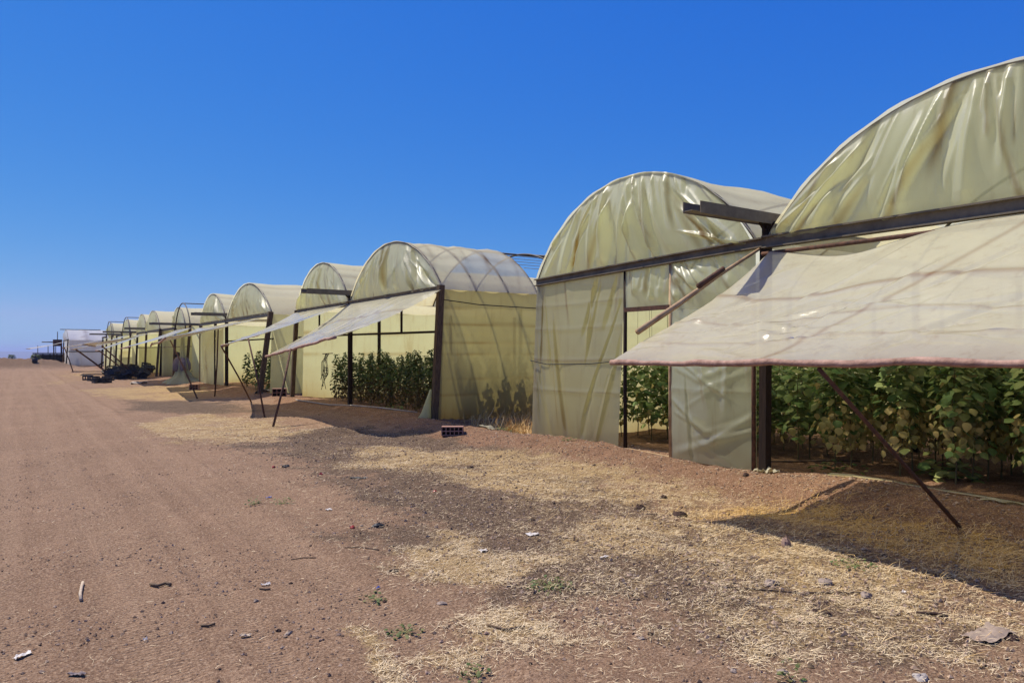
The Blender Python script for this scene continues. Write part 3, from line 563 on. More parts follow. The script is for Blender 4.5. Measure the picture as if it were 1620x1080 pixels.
# ------------------------------------------------------------------ FAR GREENHOUSES
def far_house(label, cols, zc, kinds, L=24, seed=0, gut=True, aw=None, rise=RISE, mats=('film', 'roof'), openf=True, walls=(1, 1)):
    """cols: photo columns of the springing points from right to left, zc: distances"""
    pts = [at_z(p, z) for p, z in zip(cols, zc)]; X = pts[0][0]; ys = [p[1] for p in pts]; X = sum(p[0] for p in pts) / len(pts)
    g = thing('greenhouse', label, 'greenhouse', (X, ys[len(ys) // 2], 0), 'plastic film greenhouses in a row')
    for i, k in enumerate(kinds):
        a, b_ = ys[i], ys[i + 1]; x = X
        if k == 'bare':
            hoop(g, x, a, b_, .035, n=20, rise=rise); tube(g, 'ridge_pipe', [(x, (a + b_) / 2, ZS + rise), (x + 9, (a + b_) / 2, ZS + rise)], .03)
        else:
            xx = x + (.6 if 'bare' in kinds else 0); hoop(g, xx, a, b_, .04, n=20, rise=rise); gable(g, xx - .02, a, b_, seed + i, 50, n=14, slack=1.6, mat=mats[0], rise=rise); roof(g, xx, x + L, a, b_, seed + i + 9, 24, 30, mat=mats[1], rise=rise)
            beam(g, x - .03, a, b_, ZS, ZS, .15)
        post(g, (x - .1, b_ + .15, -.05), (x, b_, ZS), .14, 'darkwood' if i else 'wood')
        tube(g, 'cross_rail', [(x + .05, a, 2.0), (x + .05, b_, 2.0)], .02, 'wood')
    post(g, (X - .2, ys[0] + .3, -.05), (X, ys[0], ZS + .1), .14, 'wood')
    if walls[0]: film_wall('side_film', g, (X + .1, ys[0]), (X + L, ys[0]), -.05, ZS, 40, 20, seed + 20, 10, .03, .1, out=(0, -1), mat=mats[0], lines=((1.7, .03, .5),))
    if walls[1]: film_wall('side_film', g, (X + .1, ys[-1]), (X + L, ys[-1]), -.05, ZS, 40, 20, seed + 21, 10, .03, .1, out=(0, 1), mat=mats[0], lines=((1.7, .03, .5),))
    film_wall('rear_film', g, (X + L, ys[0]), (X + L, ys[-1]), -.05, ZS, 20, 10, seed + 22, 6, .03, .1, out=(1, 0), mat=mats[0])
    if gut: valley(g, X, ys[1], 3.40, 1.5, 1.5, .3)
    if aw:
        for (a, b_, o, zz) in aw: awning(g, ((X - .1, a, 3.05), (X - .1, b_, 3.05)), ((X - o, a + .1, zz), (X - o, b_ - .1, zz - .1)), seed + 30, 40, 16, .1, 0, amp=.05, diag=False)
    return g, X, ys
e1, X1, ys1 = far_house('greenhouse with one bare metal hoop and a bundle of film round its front post', (299, 278, 258), (42.3, 46.3, 50.5), ('bare', 'film'), seed=101, aw=((44.5, 49.5, 3.2, 2.0),))
e2, X2, ys2 = far_house('greenhouse with two small rounded film gables behind the black crates', (256, 231, 216), (50.2, 55.4, 59.5), ('film', 'film'), seed=111, aw=(), walls=(1, 1))
e3, X3, ys3 = far_house('greenhouse with a bare hoop and black crates piled before it', (209, 192, 184), (59.8, 64.6, 68), ('bare', 'film'), seed=121)
e4, X4, ys4 = far_house('small greenhouse with bare hoop right of the white one', (180, 168, 161), (68.8, 72.8, 76), ('bare', 'film'), seed=131)
for g, X, (a, b_), (o1, o2), (z1, z2), s in ((e2, X2, (ys2[0] + .1, ys2[1]), (4.6, 3.4), (2.2, 2.1), 141), (e2, X2, (ys2[1] + .1, ys2[2]), (3.2, 3.0), (1.8, 1.8), 142), (e3, X3, (ys3[0] + .1, ys3[1]), (4.2, 3.6), (1.9, 1.9), 143), (e4, X4, (ys4[0] + .1, ys4[1]), (4, 3.6), (2.1, 2.1), 144)):
    awning(g, ((X - .1, a, 3.05), (X - .1, b_, 3.05)), ((X - o1, a + .1, z1), (X - o2, b_ - .1, z2)), s, 40, 16, .1, 0, amp=.05, diag=False)
for i, (pt, ft) in enumerate(((( X2 - 3.4, ys2[0] + 1.5, 2.1), (X2 - 1.2, ys2[0] + .5)), ((X2 - 3.1, ys2[1] + 1, 1.8), (X2 - 1, ys2[1])), ((X3 - 3.8, ys3[0] + 1, 1.9), (X3 - 1.4, ys3[0])), ((X3 - 3.6, ys3[1] - .5, 1.9), (X3 - 1.2, ys3[1] - 1)), ((X4 - 3.8, ys4[0] + 1, 2.1), (X4 - 3.2, ys4[0] - 1)))):
    prop(pt, ft, .05, ('far pole under the right end of the awning behind the black crates', 'far pole under the left end of the awning behind the black crates', 'far slanted pole left of the black crate heap', 'far slanted pole at the left end of the black crate heap', 'far pole under the leftmost grey awning before the white greenhouse')[i])
# far white block with rusty box
g6, X6, ys6 = far_house('farthest greenhouse, covered in new shiny white film with one dark leaning post', (112, 97), (90, 98), ('film',), L=12, seed=151, gut=False, mats=('newfilm', 'newfilm'), walls=(1, 1), rise=1.35)
tube(g6, 'ridge_pipe', [(X6 - .6, (ys6[0] + ys6[1]) / 2 + 1, ZS + 1.45), (X6 + 4, (ys6[0] + ys6[1]) / 2 + 1, ZS + 1.45)], .05)
tube(g6, 'wall_rail', [(X6, ys6[0] - .08, 1.75), (X6 + 12, ys6[0] - .08, 1.75)], .06, 'cable'); tube(g6, 'wall_brace', [(X6 + 3.2, ys6[0] - .5, .0), (X6 + 8, ys6[0] - .12, 3.1)], .09, 'darkwood')
awning(g6, ((X6 - .1, ys6[0] + .2, 3.0), (X6 - .1, ys6[1] - .2, 3.0)), ((X6 - 4.3, ys6[0] + .5, 2.1), (X6 - 3.8, ys6[1] - .4, 2.1)), 153, 40, 16, .1, 0, amp=.05, mat='newfilm', diag=False)
bx, by = at_z(91, 104); wb = thing('water_box', 'brown box on dark legs beside the farthest white greenhouse', 'water tank', (bx, by, 0))
b = MB(); b.box((bx, by, 3.0), (1.1, 1.1, .95)); b.build('tank', M['brownbox'], wb)
for sx in (-.45, .45):
    for sy in (-.45, .45): post(wb, (bx + sx, by + sy, -.1), (bx + sx, by + sy, 2.52), .12, 'darkwood', 'leg')
tube(wb, 'pipe', [(bx - 1.9, by, 3.1), (bx - .55, by, 3.1)], .07); tube(wb, 'mast', [(bx, by, 3.48), (bx, by, 4.6)], .05)

# ------------------------------------------------------------------ plants
def leaf_np(R, base, ang, pit, size, droop, cup=.18, lobes=5, ring=9):
    """heart shaped cupped leaf: centre + ring"""
    ca, sa = math.cos(ang), math.sin(ang); V = [(0, 0, cup * -.25)]
    for k in range(ring):
        t = 2 * math.pi * k / ring; r = (.52 + .07 * math.cos(lobes * t) + R.uniform(-.04, .04)) * (1 - .3 * (abs(t - math.pi) < .45))
        V.append((r * math.cos(t) + .45, r * math.sin(t), -droop * (math.cos(t) + .6) ** 2 * .3 + cup * .3 * math.cos(2 * t) + R.uniform(-.03, .03)))
    V[0] = (.40, 0, .03); o = []
    cp, sp = math.cos(pit), math.sin(pit); ro = R.uniform(-.5, .5); cr, sr = math.cos(ro), math.sin(ro)
    for x, y, z in V:
        y, z = y * cr - z * sr, y * sr + z * cr; x, z = x * cp - z * sp, x * sp + z * cp
        x *= size; y *= size; z *= size; o.append((base[0] + x * ca - y * sa, base[1] + x * sa + y * ca, base[2] + z))
    return o
def foliage(seed, Hh, nleaf, smin, smax, spread, yellow_to, brown_to, spire=False, ring=9, z0=.15, bare=.0):
    R = random.Random(seed); V = []; F = []; tint = []; brn = []
    for i in range(nleaf):
        h = z0 + (Hh - z0) * ((i + R.random()) / nleaf) ** .95; k = h / Hh; ang = R.uniform(0, 6.283)
        pr = spread * R.uniform(.15, 1) * ((1.08 - k) ** .6 if spire else (1.0 if k < .9 else .6)); pit = R.uniform(-.9, .15) if k < yellow_to else R.uniform(-.6, .45)
        size = R.uniform(smin, smax) * (1 if k < .85 else .7); y = h + R.uniform(-.03, .05); n0 = len(V); yel = 1 if R.random() < np.clip((yellow_to - k) / .22 + .5, .03, .85) else 0
        if yel: size *= .8; pit -= .5
        L = leaf_np(R, (pr * math.cos(ang), pr * math.sin(ang), y), ang + R.uniform(-.5, .5), pit, size, R.uniform(.3, 1.1), ring=ring); V += L
        for q in range(ring): F.append((n0, n0 + 1 + q, n0 + 1 + (q + 1) % ring))
        tv = R.uniform(.5, 1) if yel else R.uniform(0, .28); bv = (R.uniform(.2, .9) if R.random() < np.clip((brown_to - k) / .2, 0, .9) else 0)
        tint += [tv] * (ring + 1); brn += [bv] * (ring + 1)
    return mesh_np('foliage', V, F, {'tint': tint, 'brown': brn}, smooth=True)
def stem_mesh(seed, Hh, nbr=6, spread=.2, r=.011, twine=False):
    R = random.Random(seed); b = MB(); pts = [(R.uniform(-.02, .02) * i, R.uniform(-.02, .02) * i, Hh * i / 6 - .03) for i in range(7)]; b.tube(pts, [r * (1 - .1 * i) for i in range(7)], 5)
    for k in range(nbr):
        h = Hh * R.uniform(.12, .9); a = R.uniform(0, 6.28); b.tube([(0, 0, h), (spread * .5 * math.cos(a), spread * .5 * math.sin(a), h + .06), (spread * math.cos(a), spread * math.sin(a), h + .05)], r * .4, 4)
    b.tube([(0, 0, Hh * .9), (.01, .01, Hh + .5), (0, 0, Hh + 1.1)], .0035, 3) if r < .012 and twine else None
    me = bpy.data.meshes.new('stem'); me.from_pydata(b.v, [], b.f); me.materials.append(M['stem']); return me
def variants(seed, n, mat, **kw):
    out = []
    for k in range(n):
        f = foliage(seed + k, **kw); f.materials.append(M[mat]); out.append((f, stem_mesh(seed + 50 + k, kw['Hh'] * .97, 8, kw['spread'] * .8, twine=mat == 'cuke')))
    return out
cuke = variants(200, 5, 'cuke', Hh=1.85, nleaf=270, smin=.065, smax=.145, spread=.30, yellow_to=.50, brown_to=.1, z0=.36)
cuke2 = variants(220, 3, 'cuke', Hh=1.6, nleaf=120, smin=.09, smax=.15, spread=.26, yellow_to=.25, brown_to=.1, z0=.3)
pep = variants(240, 4, 'pepper', Hh=1.62, nleaf=190, smin=.07, smax=.12, spread=.27, yellow_to=.34, brown_to=.62, spire=True, ring=7, z0=.12)
pep2 = variants(260, 3, 'pepper', Hh=1.45, nleaf=150, smin=.08, smax=.14, spread=.26, yellow_to=.15, brown_to=.1, spire=True, ring=7, z0=.1)
R = random.Random(77)
def plant(name, var, x, y, label, cat, group, sc=1.0):
    f, s = R.choice(var); o = bpy.data.objects.new(name, None); COL.objects.link(o); o.location = (x, y, Hs(x, y)); o.rotation_euler = (0, 0, R.uniform(0, 6.28)); q = sc * R.uniform(.9, 1.08); o.scale = (q, q, q)
    tag(o, label, cat, group)
    for nm, me in (('foliage', f), ('stem', s)):
        c = bpy.data.objects.new(nm, me); COL.objects.link(c); c.parent = o
for r_ in range(7):        # rows run back from the road side
    for k in range(9):
        y = 1.3 + r_ * .78 + R.uniform(-.06, .06); x = 9.75 + k * .42 + R.uniform(-.08, .08) + (.25 if r_ % 2 else 0)
        if y > 6.05: continue
        plant('cucumber_vine', cuke, x, y, 'tall cucumber vine with yellowed lower leaves under the nearest awning', 'plant', 'cucumber vines under the nearest awning')
for r_ in range(6):
    for k in range(8):
        y = 6.9 + r_ * .8 + R.uniform(-.06, .06); x = 10.1 + k * .42 + R.uniform(-.08, .08)
        plant('cucumber_vine', cuke2, x, y, 'cucumber vine behind the doorway and film of the nearest greenhouse', 'plant', 'cucumber vines behind the doorway')
for r_ in range(13):
    for k in range(5):
        y = 15.95 + r_ * .80 + R.uniform(-.08, .08); x = 9.25 + k * .5 + R.uniform(-.1, .1)
        if y > 25.2: continue
        plant('pepper_plant', pep, x, y, 'tall bushy pepper plant with brown lower leaves in the second greenhouse', 'plant', 'pepper plants in the second greenhouse')
for (x, y, s) in ((9.0, 35.4, 1.05), (9.2, 34.3, 1.0), (9.0, 33.2, 1.2), (9.4, 32.4, 1.3), (9.1, 31.6, 1.2), (9.2, 30.7, 1.25), (10.2, 33, 1.2), (10.2, 34.2, 1.1), (10.3, 31.8, 1.3), (10.2, 30.8, 1.3), (10.0, 35.3, 1.1)):
    plant('pepper_plant', pep2, x, y, 'pale green spire-shaped plant in the third greenhouse', 'plant', 'plants in the third greenhouse', s)
for k in range(9):
    x, y = 9.2 + (k % 3) * .8, ys1[0] + .6 + (k // 3) * .9; plant('pepper_plant', pep2, x, y, 'dark green plant behind the post wrapped in bundled film', 'plant', 'plants behind the film bundle', 1.15)
for k in range(5):
    plant('pepper_plant', pep2, X2 + 1.0 + (k % 2) * .8, ys2[0] + 1 + k * 1.0, 'far plant seen behind the black crate heap', 'plant', 'plants behind the crates', 1.0)
for k in range(3): plant('pepper_plant', pep2, X6 + 1.2, ys6[0] + 2 + k * 1.0, 'small far plant in the mouth of the white greenhouse', 'plant', 'plants in the white greenhouse', .7)
# low green seedlings on the floor
def low_weed(x, y, r, label, seed, n=40, mat='weed', h=.16, cat='weed', sz=(.04, .08), name='weed'):
    Rr = random.Random(seed); V = []; F = []; t = []
    for i in range(max(8, n // 4)):
        a = i * 6.28 / max(8, n // 4); n0 = len(V); dx, dy = math.cos(a), math.sin(a); V += [(-dy * .004, dx * .004, .002), (dy * .004, -dx * .004, .002), (dx * r, dy * r, h * .3), (dx * r, dy * r, h * .3), (0, 0, 0), (0, 0, 0), (0, 0, 0)]; F += [(n0, n0 + 1, n0 + 2)]; t += [.5] * 7
    for i in range(n):
        a = round(Rr.uniform(0, 1) * max(8, n // 4)) * 6.28 / max(8, n // 4); d = r * Rr.random() ** .7; n0 = len(V); V += leaf_np(Rr, (d * math.cos(a), d * math.sin(a), h * Rr.uniform(.05, 1) * (1 - .5 * d / r)), a, Rr.uniform(-.3, .7), Rr.uniform(*sz), .5, ring=6)
        F += [(n0, n0 + 1 + q, n0 + 1 + (q + 1) % 6) for q in range(6)]; t += [Rr.uniform(0, .5)] * 7
    me = mesh_np(name, V, F, {'tint': t, 'brown': [0] * len(t)}); o = link(name, me, None, M[mat], (x, y, Hs(x, y))); return tag(o, label, cat, 'low green weeds' if name == 'weed' else None)
x, y = at(1500, 758, -.03); low_weed(x, y, .32, 'low dark green cucumber plant at the foot of the vines beside the thick prop pole', 1, 60, 'cuke', .3, 'plant', (.10, .17), 'cucumber_seedling')
x, y = at(1330, 745, -.03); low_weed(x, y, .4, 'low green weed on the soil behind the film strip', 2, 60)
x, y = at(870, 928); low_weed(x, y, .18, 'small green weed patch in the straw in front of the doorway', 3, 90, h=.07, sz=(.015, .03))
x, y = at(1350, 898); low_weed(x, y, .16, 'small green weed left of the stone near the awning shadow edge', 4, 60, h=.06, sz=(.015, .03))
x, y = at(402, 800); low_weed(x, y, .10, 'tiny weed on the road verge near the blue scrap', 5, 40, h=.10, sz=(.015, .03))
x, y = at(447, 793); low_weed(x, y, .16, 'wider tiny weed right of the blue scrap', 6, 50, h=.07, sz=(.015, .03))
x, y = at(1250, 1074); low_weed(x, y, .06, 'thin green sprout at the bottom edge in front of grey stones', 7, 26, h=.16, sz=(.015, .03))
x, y = at(596, 942); low_weed(x, y, .12, 'flat dry weed on the road below the dark stone', 8, 40, h=.05, sz=(.015, .03))
x, y = at(752, 1062); low_weed(x, y, .09, 'dark scrubby weed at the bottom edge beside the pale straw', 9, 40, h=.07, sz=(.012, .03))
x, y = at(640, 995); low_weed(x, y, .13, 'scraggly weed between the two bottom straw patches', 10, 40, h=.05, sz=(.015, .03))
x, y = at(625, 655, -.05); low_weed(x, y, .3, 'green weed on the bank in front of the pepper plants', 11, 60, h=.16, sz=(.04, .08))
x, y = at(800, 683, -.1); low_weed(x, y, .3, 'green grass beside the crumpled plastic sheet', 12, 80, h=.12, sz=(.02, .05))
x, y = at(900, 706, -.02); low_weed(x, y, .12, 'tiny green weed at the foot of the left door panel', 13, 40, h=.08, sz=(.02, .04))

# ------------------------------------------------------------------ straw, grit, dry grass (stuff)
def sample(n, x0, x1, y0, y1, fn, bias):
    X = rng.uniform(x0, x1, n); Y = rng.uniform(y0, y1, n); z = SA * X + CA * Y; u = CA * X - SA * Y
    vis = (z > 3) & (np.abs(u) < z * .80) & (rng.random(n) < np.clip((bias / np.maximum(z, 1)) ** 1.4, 0, 1)); X = X[vis]; Y = Y[vis]; p = fn(X, Y); k = rng.random(len(X)) < p
    return X[k], Y[k]
def blades(name, X, Y, lmin, lmax, w, tilt, gold, label):
    n = len(X); Z = H(X, Y); a = rng.uniform(0, 2 * np.pi, n); L = rng.uniform(lmin, lmax, n); ti = np.abs(rng.normal(0, tilt, n)); ww = w * rng.uniform(.6, 1.4, n)
    dx = np.cos(a) * np.cos(ti) * L; dy = np.sin(a) * np.cos(ti) * L; dz = np.sin(ti) * L; px = -np.sin(a) * ww; py = np.cos(a) * ww; bend = rng.uniform(-.2, .2, n) * L
    z0 = Z + rng.uniform(.0, .016, n) + rng.uniform(0, .05, n) * np.clip(fbm(X * 4, Y * 4, 97) - .5, 0, 1); mx, my, mz = X + dx * .5 + px / ww * bend, Y + dy * .5 + py / ww * bend, z0 + dz * .6
    V = np.stack([np.stack([X - px, Y - py, z0], 1), np.stack([X + px, Y + py, z0 + ww * .6], 1), np.stack([mx + px, my + py, mz + ww * .6], 1), np.stack([mx - px, my - py, mz], 1), np.stack([X + dx, Y + dy, z0 + dz * .9], 1), np.stack([X + dx + px * .3, Y + dy + py * .3, z0 + dz * .9], 1)], 1).reshape(-1, 3)
    b = np.arange(n)[:, None] * 6; F = np.concatenate([b + np.array([[0, 1, 2, 3]]), b + np.array([[3, 2, 5, 4]])], 1).reshape(-1, 4)
    tone = np.repeat(rng.uniform(0, 1, n), 6); gd = np.repeat(gold if np.ndim(gold) else np.full(n, gold), 6)
    return tag(link(name, mesh_np(name, V, F, {'tone': tone, 'gold': gd}, False), None, M['straw']), label, 'straw', kind='stuff')
X, Y = sample(2600000, 0, 9, 1, 24, lambda x, y: np.clip(masks(x, y)[0] * 1.3 - .10, 0, 1) * (.22 + .75 * (fbm(x * 5, y * 5, 77) > .49)) * .62 + .004 + .05 * sst(1.8, 3.4, x) * (fbm(x * 3, y * 3, 78) > .42), 4.8)
blades('straw', X, Y, .015, .075, .0013, .22, masks(X, Y)[3] * .8, 'pale dry straw scattered over the verge')
X, Y = sample(60000, 3.5, 9, 1, 12, lambda x, y: (1 - sst(7.5, 8.0, x)) * np.clip(masks(x, y)[3] * .6 + .15 * poly_mask(x, y, STRAW[8][0], .8) + .05 * poly_mask(x, y, STRAW[10][0], .4), 0, 1), 6)
blades('dry_grass', X, Y, .06, .20, .0015, .6, rng.uniform(.3, .9, len(X)), 'golden dry grass in the shade of the awning')
x_ = rng.uniform(8.9, 12.5, 5000); y_ = rng.uniform(11.9, 15.3, 5000); blades('dry_weeds', x_, y_, .15, .5, .004, .8, rng.uniform(.4, 1, 5000) , 'dry weeds filling the gap between two greenhouses')
X, Y = sample(420000, -2, 9, 1, 20, lambda x, y: .012 + .04 * (fbm(x * .8, y * .8, 93) > .58) + .5 * np.clip(masks(x, y)[1] + masks(x, y)[2] * .7, 0, 1) + .25 * (fbm(x * 1.5, y * 1.5, 91) > .55), 5)
def grit(X, Y):
    n = len(X); s = (.0035 + .011 * rng.random(n) ** 5) * (1 + .5 * sst(2.2, 4, X)); Z = H(X, Y) + s * .25; o = np.array([(1, 0, 0), (0, 1, 0), (-1, 0, 0), (0, -1, 0), (0, 0, .8), (0, 0, -.8)], float)
    V = o[None] * s[:, None, None] * rng.uniform(.6, 1.4, (n, 6, 1)); V = V + rng.normal(0, .15, (n, 6, 3)) * s[:, None, None]; V = V + np.stack([X, Y, Z], 1)[:, None]
    f = np.array([(0, 1, 4), (1, 2, 4), (2, 3, 4), (3, 0, 4), (1, 0, 5), (2, 1, 5), (3, 2, 5), (0, 3, 5)]); F = (np.arange(n)[:, None, None] * 6 + f[None]).reshape(-1, 3)
    tag(link('grit', mesh_np('grit', V.reshape(-1, 3), F, {'tone': np.repeat(rng.beta(1.2, 1.8, n), 6)}, False), None, M['grit']), 'small loose grit and crumbs of soil on the ground', 'gravel', kind='stuff')
grit(X, Y)

# ------------------------------------------------------------------ loose objects on the ground
def stone(px, py, size, label, mat='stone', squash=(1, 1, .6), seed=0, name='stone', cat='stone', group=None):
    x, y = at(px, py); z = Hs(x, y); size *= .72; b = MB(); b.lump((x, y, z + size * squash[2] * .25), size, squash, seed or int(px), 0)
    return tag(b.build(name, M[mat], None, False, loc=(x, y, z)), label, cat, group)
SG = 'loose stones lying on the verge'
stone(1243, 866, .085, 'upright pinkish stone at the edge of the awning shadow', squash=(.7, .8, 1.1), group=SG)
stone(1305, 920, .075, 'flat pink-grey stone below the upright pinkish stone', 'greystone', group=SG); stone(1220, 922, .075, 'pale stone left of the flat pink-grey stone', 'greystone', squash=(1.2, .9, .5), group=SG)
stone(1370, 942, .06, 'small grey stone beside the long thin stick', 'greystone', group=SG); stone(1290, 966, .035, 'left one of two dark pebbles beside a thin stick end', 'clod', (1, 1, .8), group=SG); stone(1307, 969, .04, 'right one of two dark pebbles beside a thin stick end', 'clod', (1, 1, .8), 5, group=SG)
stone(1015, 1002, .03, 'light round pebble below the straw, right of centre', 'greystone', group=SG); stone(1030, 996, .028, 'dark pebble touching the light round one', 'clod', group=SG)
stone(1238, 1060, .04, 'grey pebble near the bottom edge left of the green sprout', 'greystone', group=SG); stone(1456, 1068, .06, 'flat pale stone at the bottom edge under the dry grass', 'concrete', (1.3, 1, .4), group=SG)
stone(1602, 1006, .05, 'dark olive stone by the right edge on grey rubble', 'clod', (1.3, .9, .6), group=SG); stone(622, 902, .05, 'flat dark stone at the left tip of the big straw patch', 'clod', (1.3, .9, .4), group=SG); stone(698, 957, .045, 'flat brown stone on the road above the pale straw patch', 'greystone', (1.4, .9, .4), group=SG)
stone(460, 920, .022, 'tiny dark pebble alone on the road', 'clod', group=SG)
stone(1160, 1056, .03, 'small pale pebble at the bottom edge below the straw', 'greystone', group=SG)
CG = 'dark clods of soil'
for i, (px, py, s, l) in enumerate(((1012, 801, .09, 'dark brown clod of soil left of the awning shadow tip'), (1075, 817, .10, 'broad dark clod of soil at the awning shadow tip'), (1050, 786, .06, 'flat clod of soil above the two dark ones'), (842, 819, .045, 'small dark clod on the dark soil left of the crumpled white scrap'), (745, 739, .06, 'dark clod on the straw beyond the black plank'), (1180, 770, .06, 'clod of red soil at the foot of the bank'), (940, 741, .05, 'brown clod on the straw before the left door panel'))):
    stone(px, py, s, l, 'clod', (1.2, .9, .6), name='soil_clod', cat='clod', group=CG)
R2 = random.Random(5)
for i in range(46):      # anonymous pebbles nobody could tell apart
    px, py = R2.uniform(300, 1600), R2.uniform(760, 1075); stone(px, py, R2.uniform(.010, .026), 'tiny pebble scattered on the open ground', R2.choice(('greystone', 'clod', 'stone')), (1, 1, .7), i + 900, 'pebble', 'pebble', 'tiny pebbles scattered on the ground')
for px, py, l in ((558, 832, 'red rotten tomato beside the dark lump on the verge'), (508, 750, 'tiny red tomato far out near the dark soil'), (688, 776, 'tiny red tomato below the black plank'), (433, 738, 'red tomato farthest to the left on the verge')):
    stone(px, py, .04, l, 'red', (1, 1, .8), name='tomato', cat='tomato', group='red tomatoes thrown on the verge')
stone(598, 828, .075, 'black crumpled lump beside the red tomato', 'black', (1.2, .8, .6), name='rubber_scrap', cat='scrap'); stone(452, 738, .07, 'dark lump right of the farthest red tomato', 'black', (1.2, .8, .6), 8, name='rubber_scrap', cat='scrap')
def scrap(px, py, w, l, mat, label, seed, name='plastic_scrap', cat='scrap', rz=0, h=.03, g=-.15):
    """crumpled sheet with real folds"""
    x, y = at(px, py, g); n = 14; k_ = .7 if w < .25 else 1; w *= k_; l *= k_; h *= k_; Rr = np.random.default_rng(seed); u, v = np.meshgrid(np.linspace(-1, 1, n), np.linspace(-1, 1, n)); rr = 1 - .3 * fbm(u * 2 + seed, v * 2, seed)
    X_ = u * w / 2 * rr; Y_ = v * l / 2 * (1 - .35 * fbm(v * 2, u * 2 + seed, seed + 2)); c, s = math.cos(rz), math.sin(rz); gx, gy = x + X_ * c - Y_ * s, y + X_ * s + Y_ * c
    Z = H(gx, gy) + .008 + h * 2 * np.abs(fbm(u * 2.2, v * 2.2, seed + 4) - .35)
    V = np.stack([gx - x, gy - y, Z - Hs(x, y)], 2).reshape(-1, 3); j, i = np.meshgrid(np.arange(n - 1), np.arange(n - 1)); a = (i * n + j).ravel()
    return tag(link(name, mesh_np(name, V, np.stack([a, a + 1, a + n + 1, a + n], 1), {'dirt': np.full(len(V), .08)}), None, M[mat], (x, y, Hs(x, y))), label, cat, 'litter on the ground')
scrap(842, 843, .20, .14, 'white', 'crumpled white plastic scrap on the dark soil', 1); scrap(764, 870, .12, .10, 'white', 'bluish white scrap on the big straw patch', 2); scrap(520, 804, .12, .08, 'white', 'white paper scrap left of the red tomato', 3)
scrap(36, 1032, .15, .09, 'white', 'white rag on the road at the lower left', 4, 'rag', rz=.4); scrap(388, 1004, .12, .05, 'palewood', 'pale flat scrap on the road below the twig', 5, rz=.3); scrap(425, 785, .12, .04, 'blue', 'blue plastic scrap on the road verge', 6); scrap(598, 931, .05, .03, 'blue', 'tiny blue scrap below the flat dark stone', 7)
scrap(420, 923, .12, .04, 'white', 'thin white scrap over a twig in the middle of the road', 8); scrap(955, 880, .15, .08, 'white', 'pale scrap in the straw right of the weed patch', 9); scrap(1565, 1000, .45, .22, 'greystone', 'grey ashy rubble patch by the right edge', 10, 'rubble', 'rubble', h=.04)
b_, c_ = at(122, 1064), None; scrap(122, 1064, .17, .06, 'cloth', 'grey-blue torn strap on the road at the bottom left', 11, 'torn_strap', rz=-.6, h=.03); scrap(230, 1010, .04, .03, 'white', 'tiny white crumb on the road', 12)
scrap(566, 754, .28, .10, 'black', 'black flat plank on the verge near the straw', 13, 'black_plank', 'plank', rz=-.6, h=.03); scrap(1430, 932, .05, .05, 'white', 'tiny white scrap in the straw below the prop pole', 14)
scrap(785, 684, 1.0, .55, 'awning', 'large crumpled plastic sheet on the ground between two greenhouses', 15, 'plastic_sheet', 'plastic sheet', rz=.3, h=.09); scrap(722, 672, .55, .2, 'awning', 'yellowish plastic shred just behind the hollow brick', 16, 'plastic_sheet', 'plastic sheet', h=.06)
scrap(745, 650, .5, .4, 'cloth', 'grey crumpled bag in the shaded gap between two greenhouses', 17, 'plastic_bag', 'bag', h=.22); scrap(760, 660, .4, .5, 'cloth', 'pale torn bag nearest the corner in the shaded gap', 18, 'plastic_bag', 'bag', h=.18)
scrap(1212, 750, .34, .30, 'awning', 'pale lump of film at the foot of the dark post', 19, 'film_lump', 'plastic sheet', h=.12, g=.0)
scrap(1590, 802, .5, .16, 'awning', 'pale film strip lying by the right edge under the awning', 20, 'film_strip', 'plastic sheet', rz=-1.35, h=.03, g=-.0); scrap(195 + 25, 607, 1.0, .6, 'concrete', 'grey sheet heap in front of the black crates', 21, 'plastic_sheet', 'plastic sheet', h=.2); scrap(418, 627, .8, .5, 'concrete', 'broken rubble beside the leaning post of the third greenhouse', 22, 'rubble', 'rubble', h=.2)
def sticky(pts, r, label, mat='twig', name='stick', cat='stick'):
    P = [at(*p) for p in pts]; b = MB(); b.tube([(x, y, Hs(x, y) + r * 1.3) for x, y in P], r, 6); x, y = P[0]
    return tag(b.build(name, M[mat], None, True, loc=(x, y, Hs(x, y))), label, cat, 'sticks lying on the ground')
sticky(((128, 948), (127, 938), (129, 928), (131, 920)), .012, 'bleached curved stick upright on the road at the left', 'palewood'); sticky(((238, 922), (250, 926), (262, 922), (270, 925)), .012, 'dark twisted twig on the road right of the bleached stick'); sticky(((1140, 926), (1200, 930), (1260, 934), (1370, 937)), .006, 'long thin stick across the straw below the prop pole')
sticky(((1450, 966), (1480, 967), (1500, 971)), .012, 'short black stick near the right edge', 'clod'); sticky(((770, 990), (800, 996), (830, 990)), .008, 'crooked dark twig on the pale straw patch'); sticky(((318, 992), (330, 993), (340, 990)), .008, 'small dark twig on the road at the bottom'); sticky(((410, 930), (420, 932), (428, 931)), .007, 'short dark twig under the thin white scrap')
sticky(((450, 1005), (455, 1000), (462, 998), (455, 1003)), .006, 'pale forked twig on the road', 'palewood'); sticky(((460, 880), (480, 878), (500, 880)), .004, 'faint long root on the road'); sticky(((545, 825 + 40), (570, 862), (600, 866)), .005, 'thin root below the red tomato')
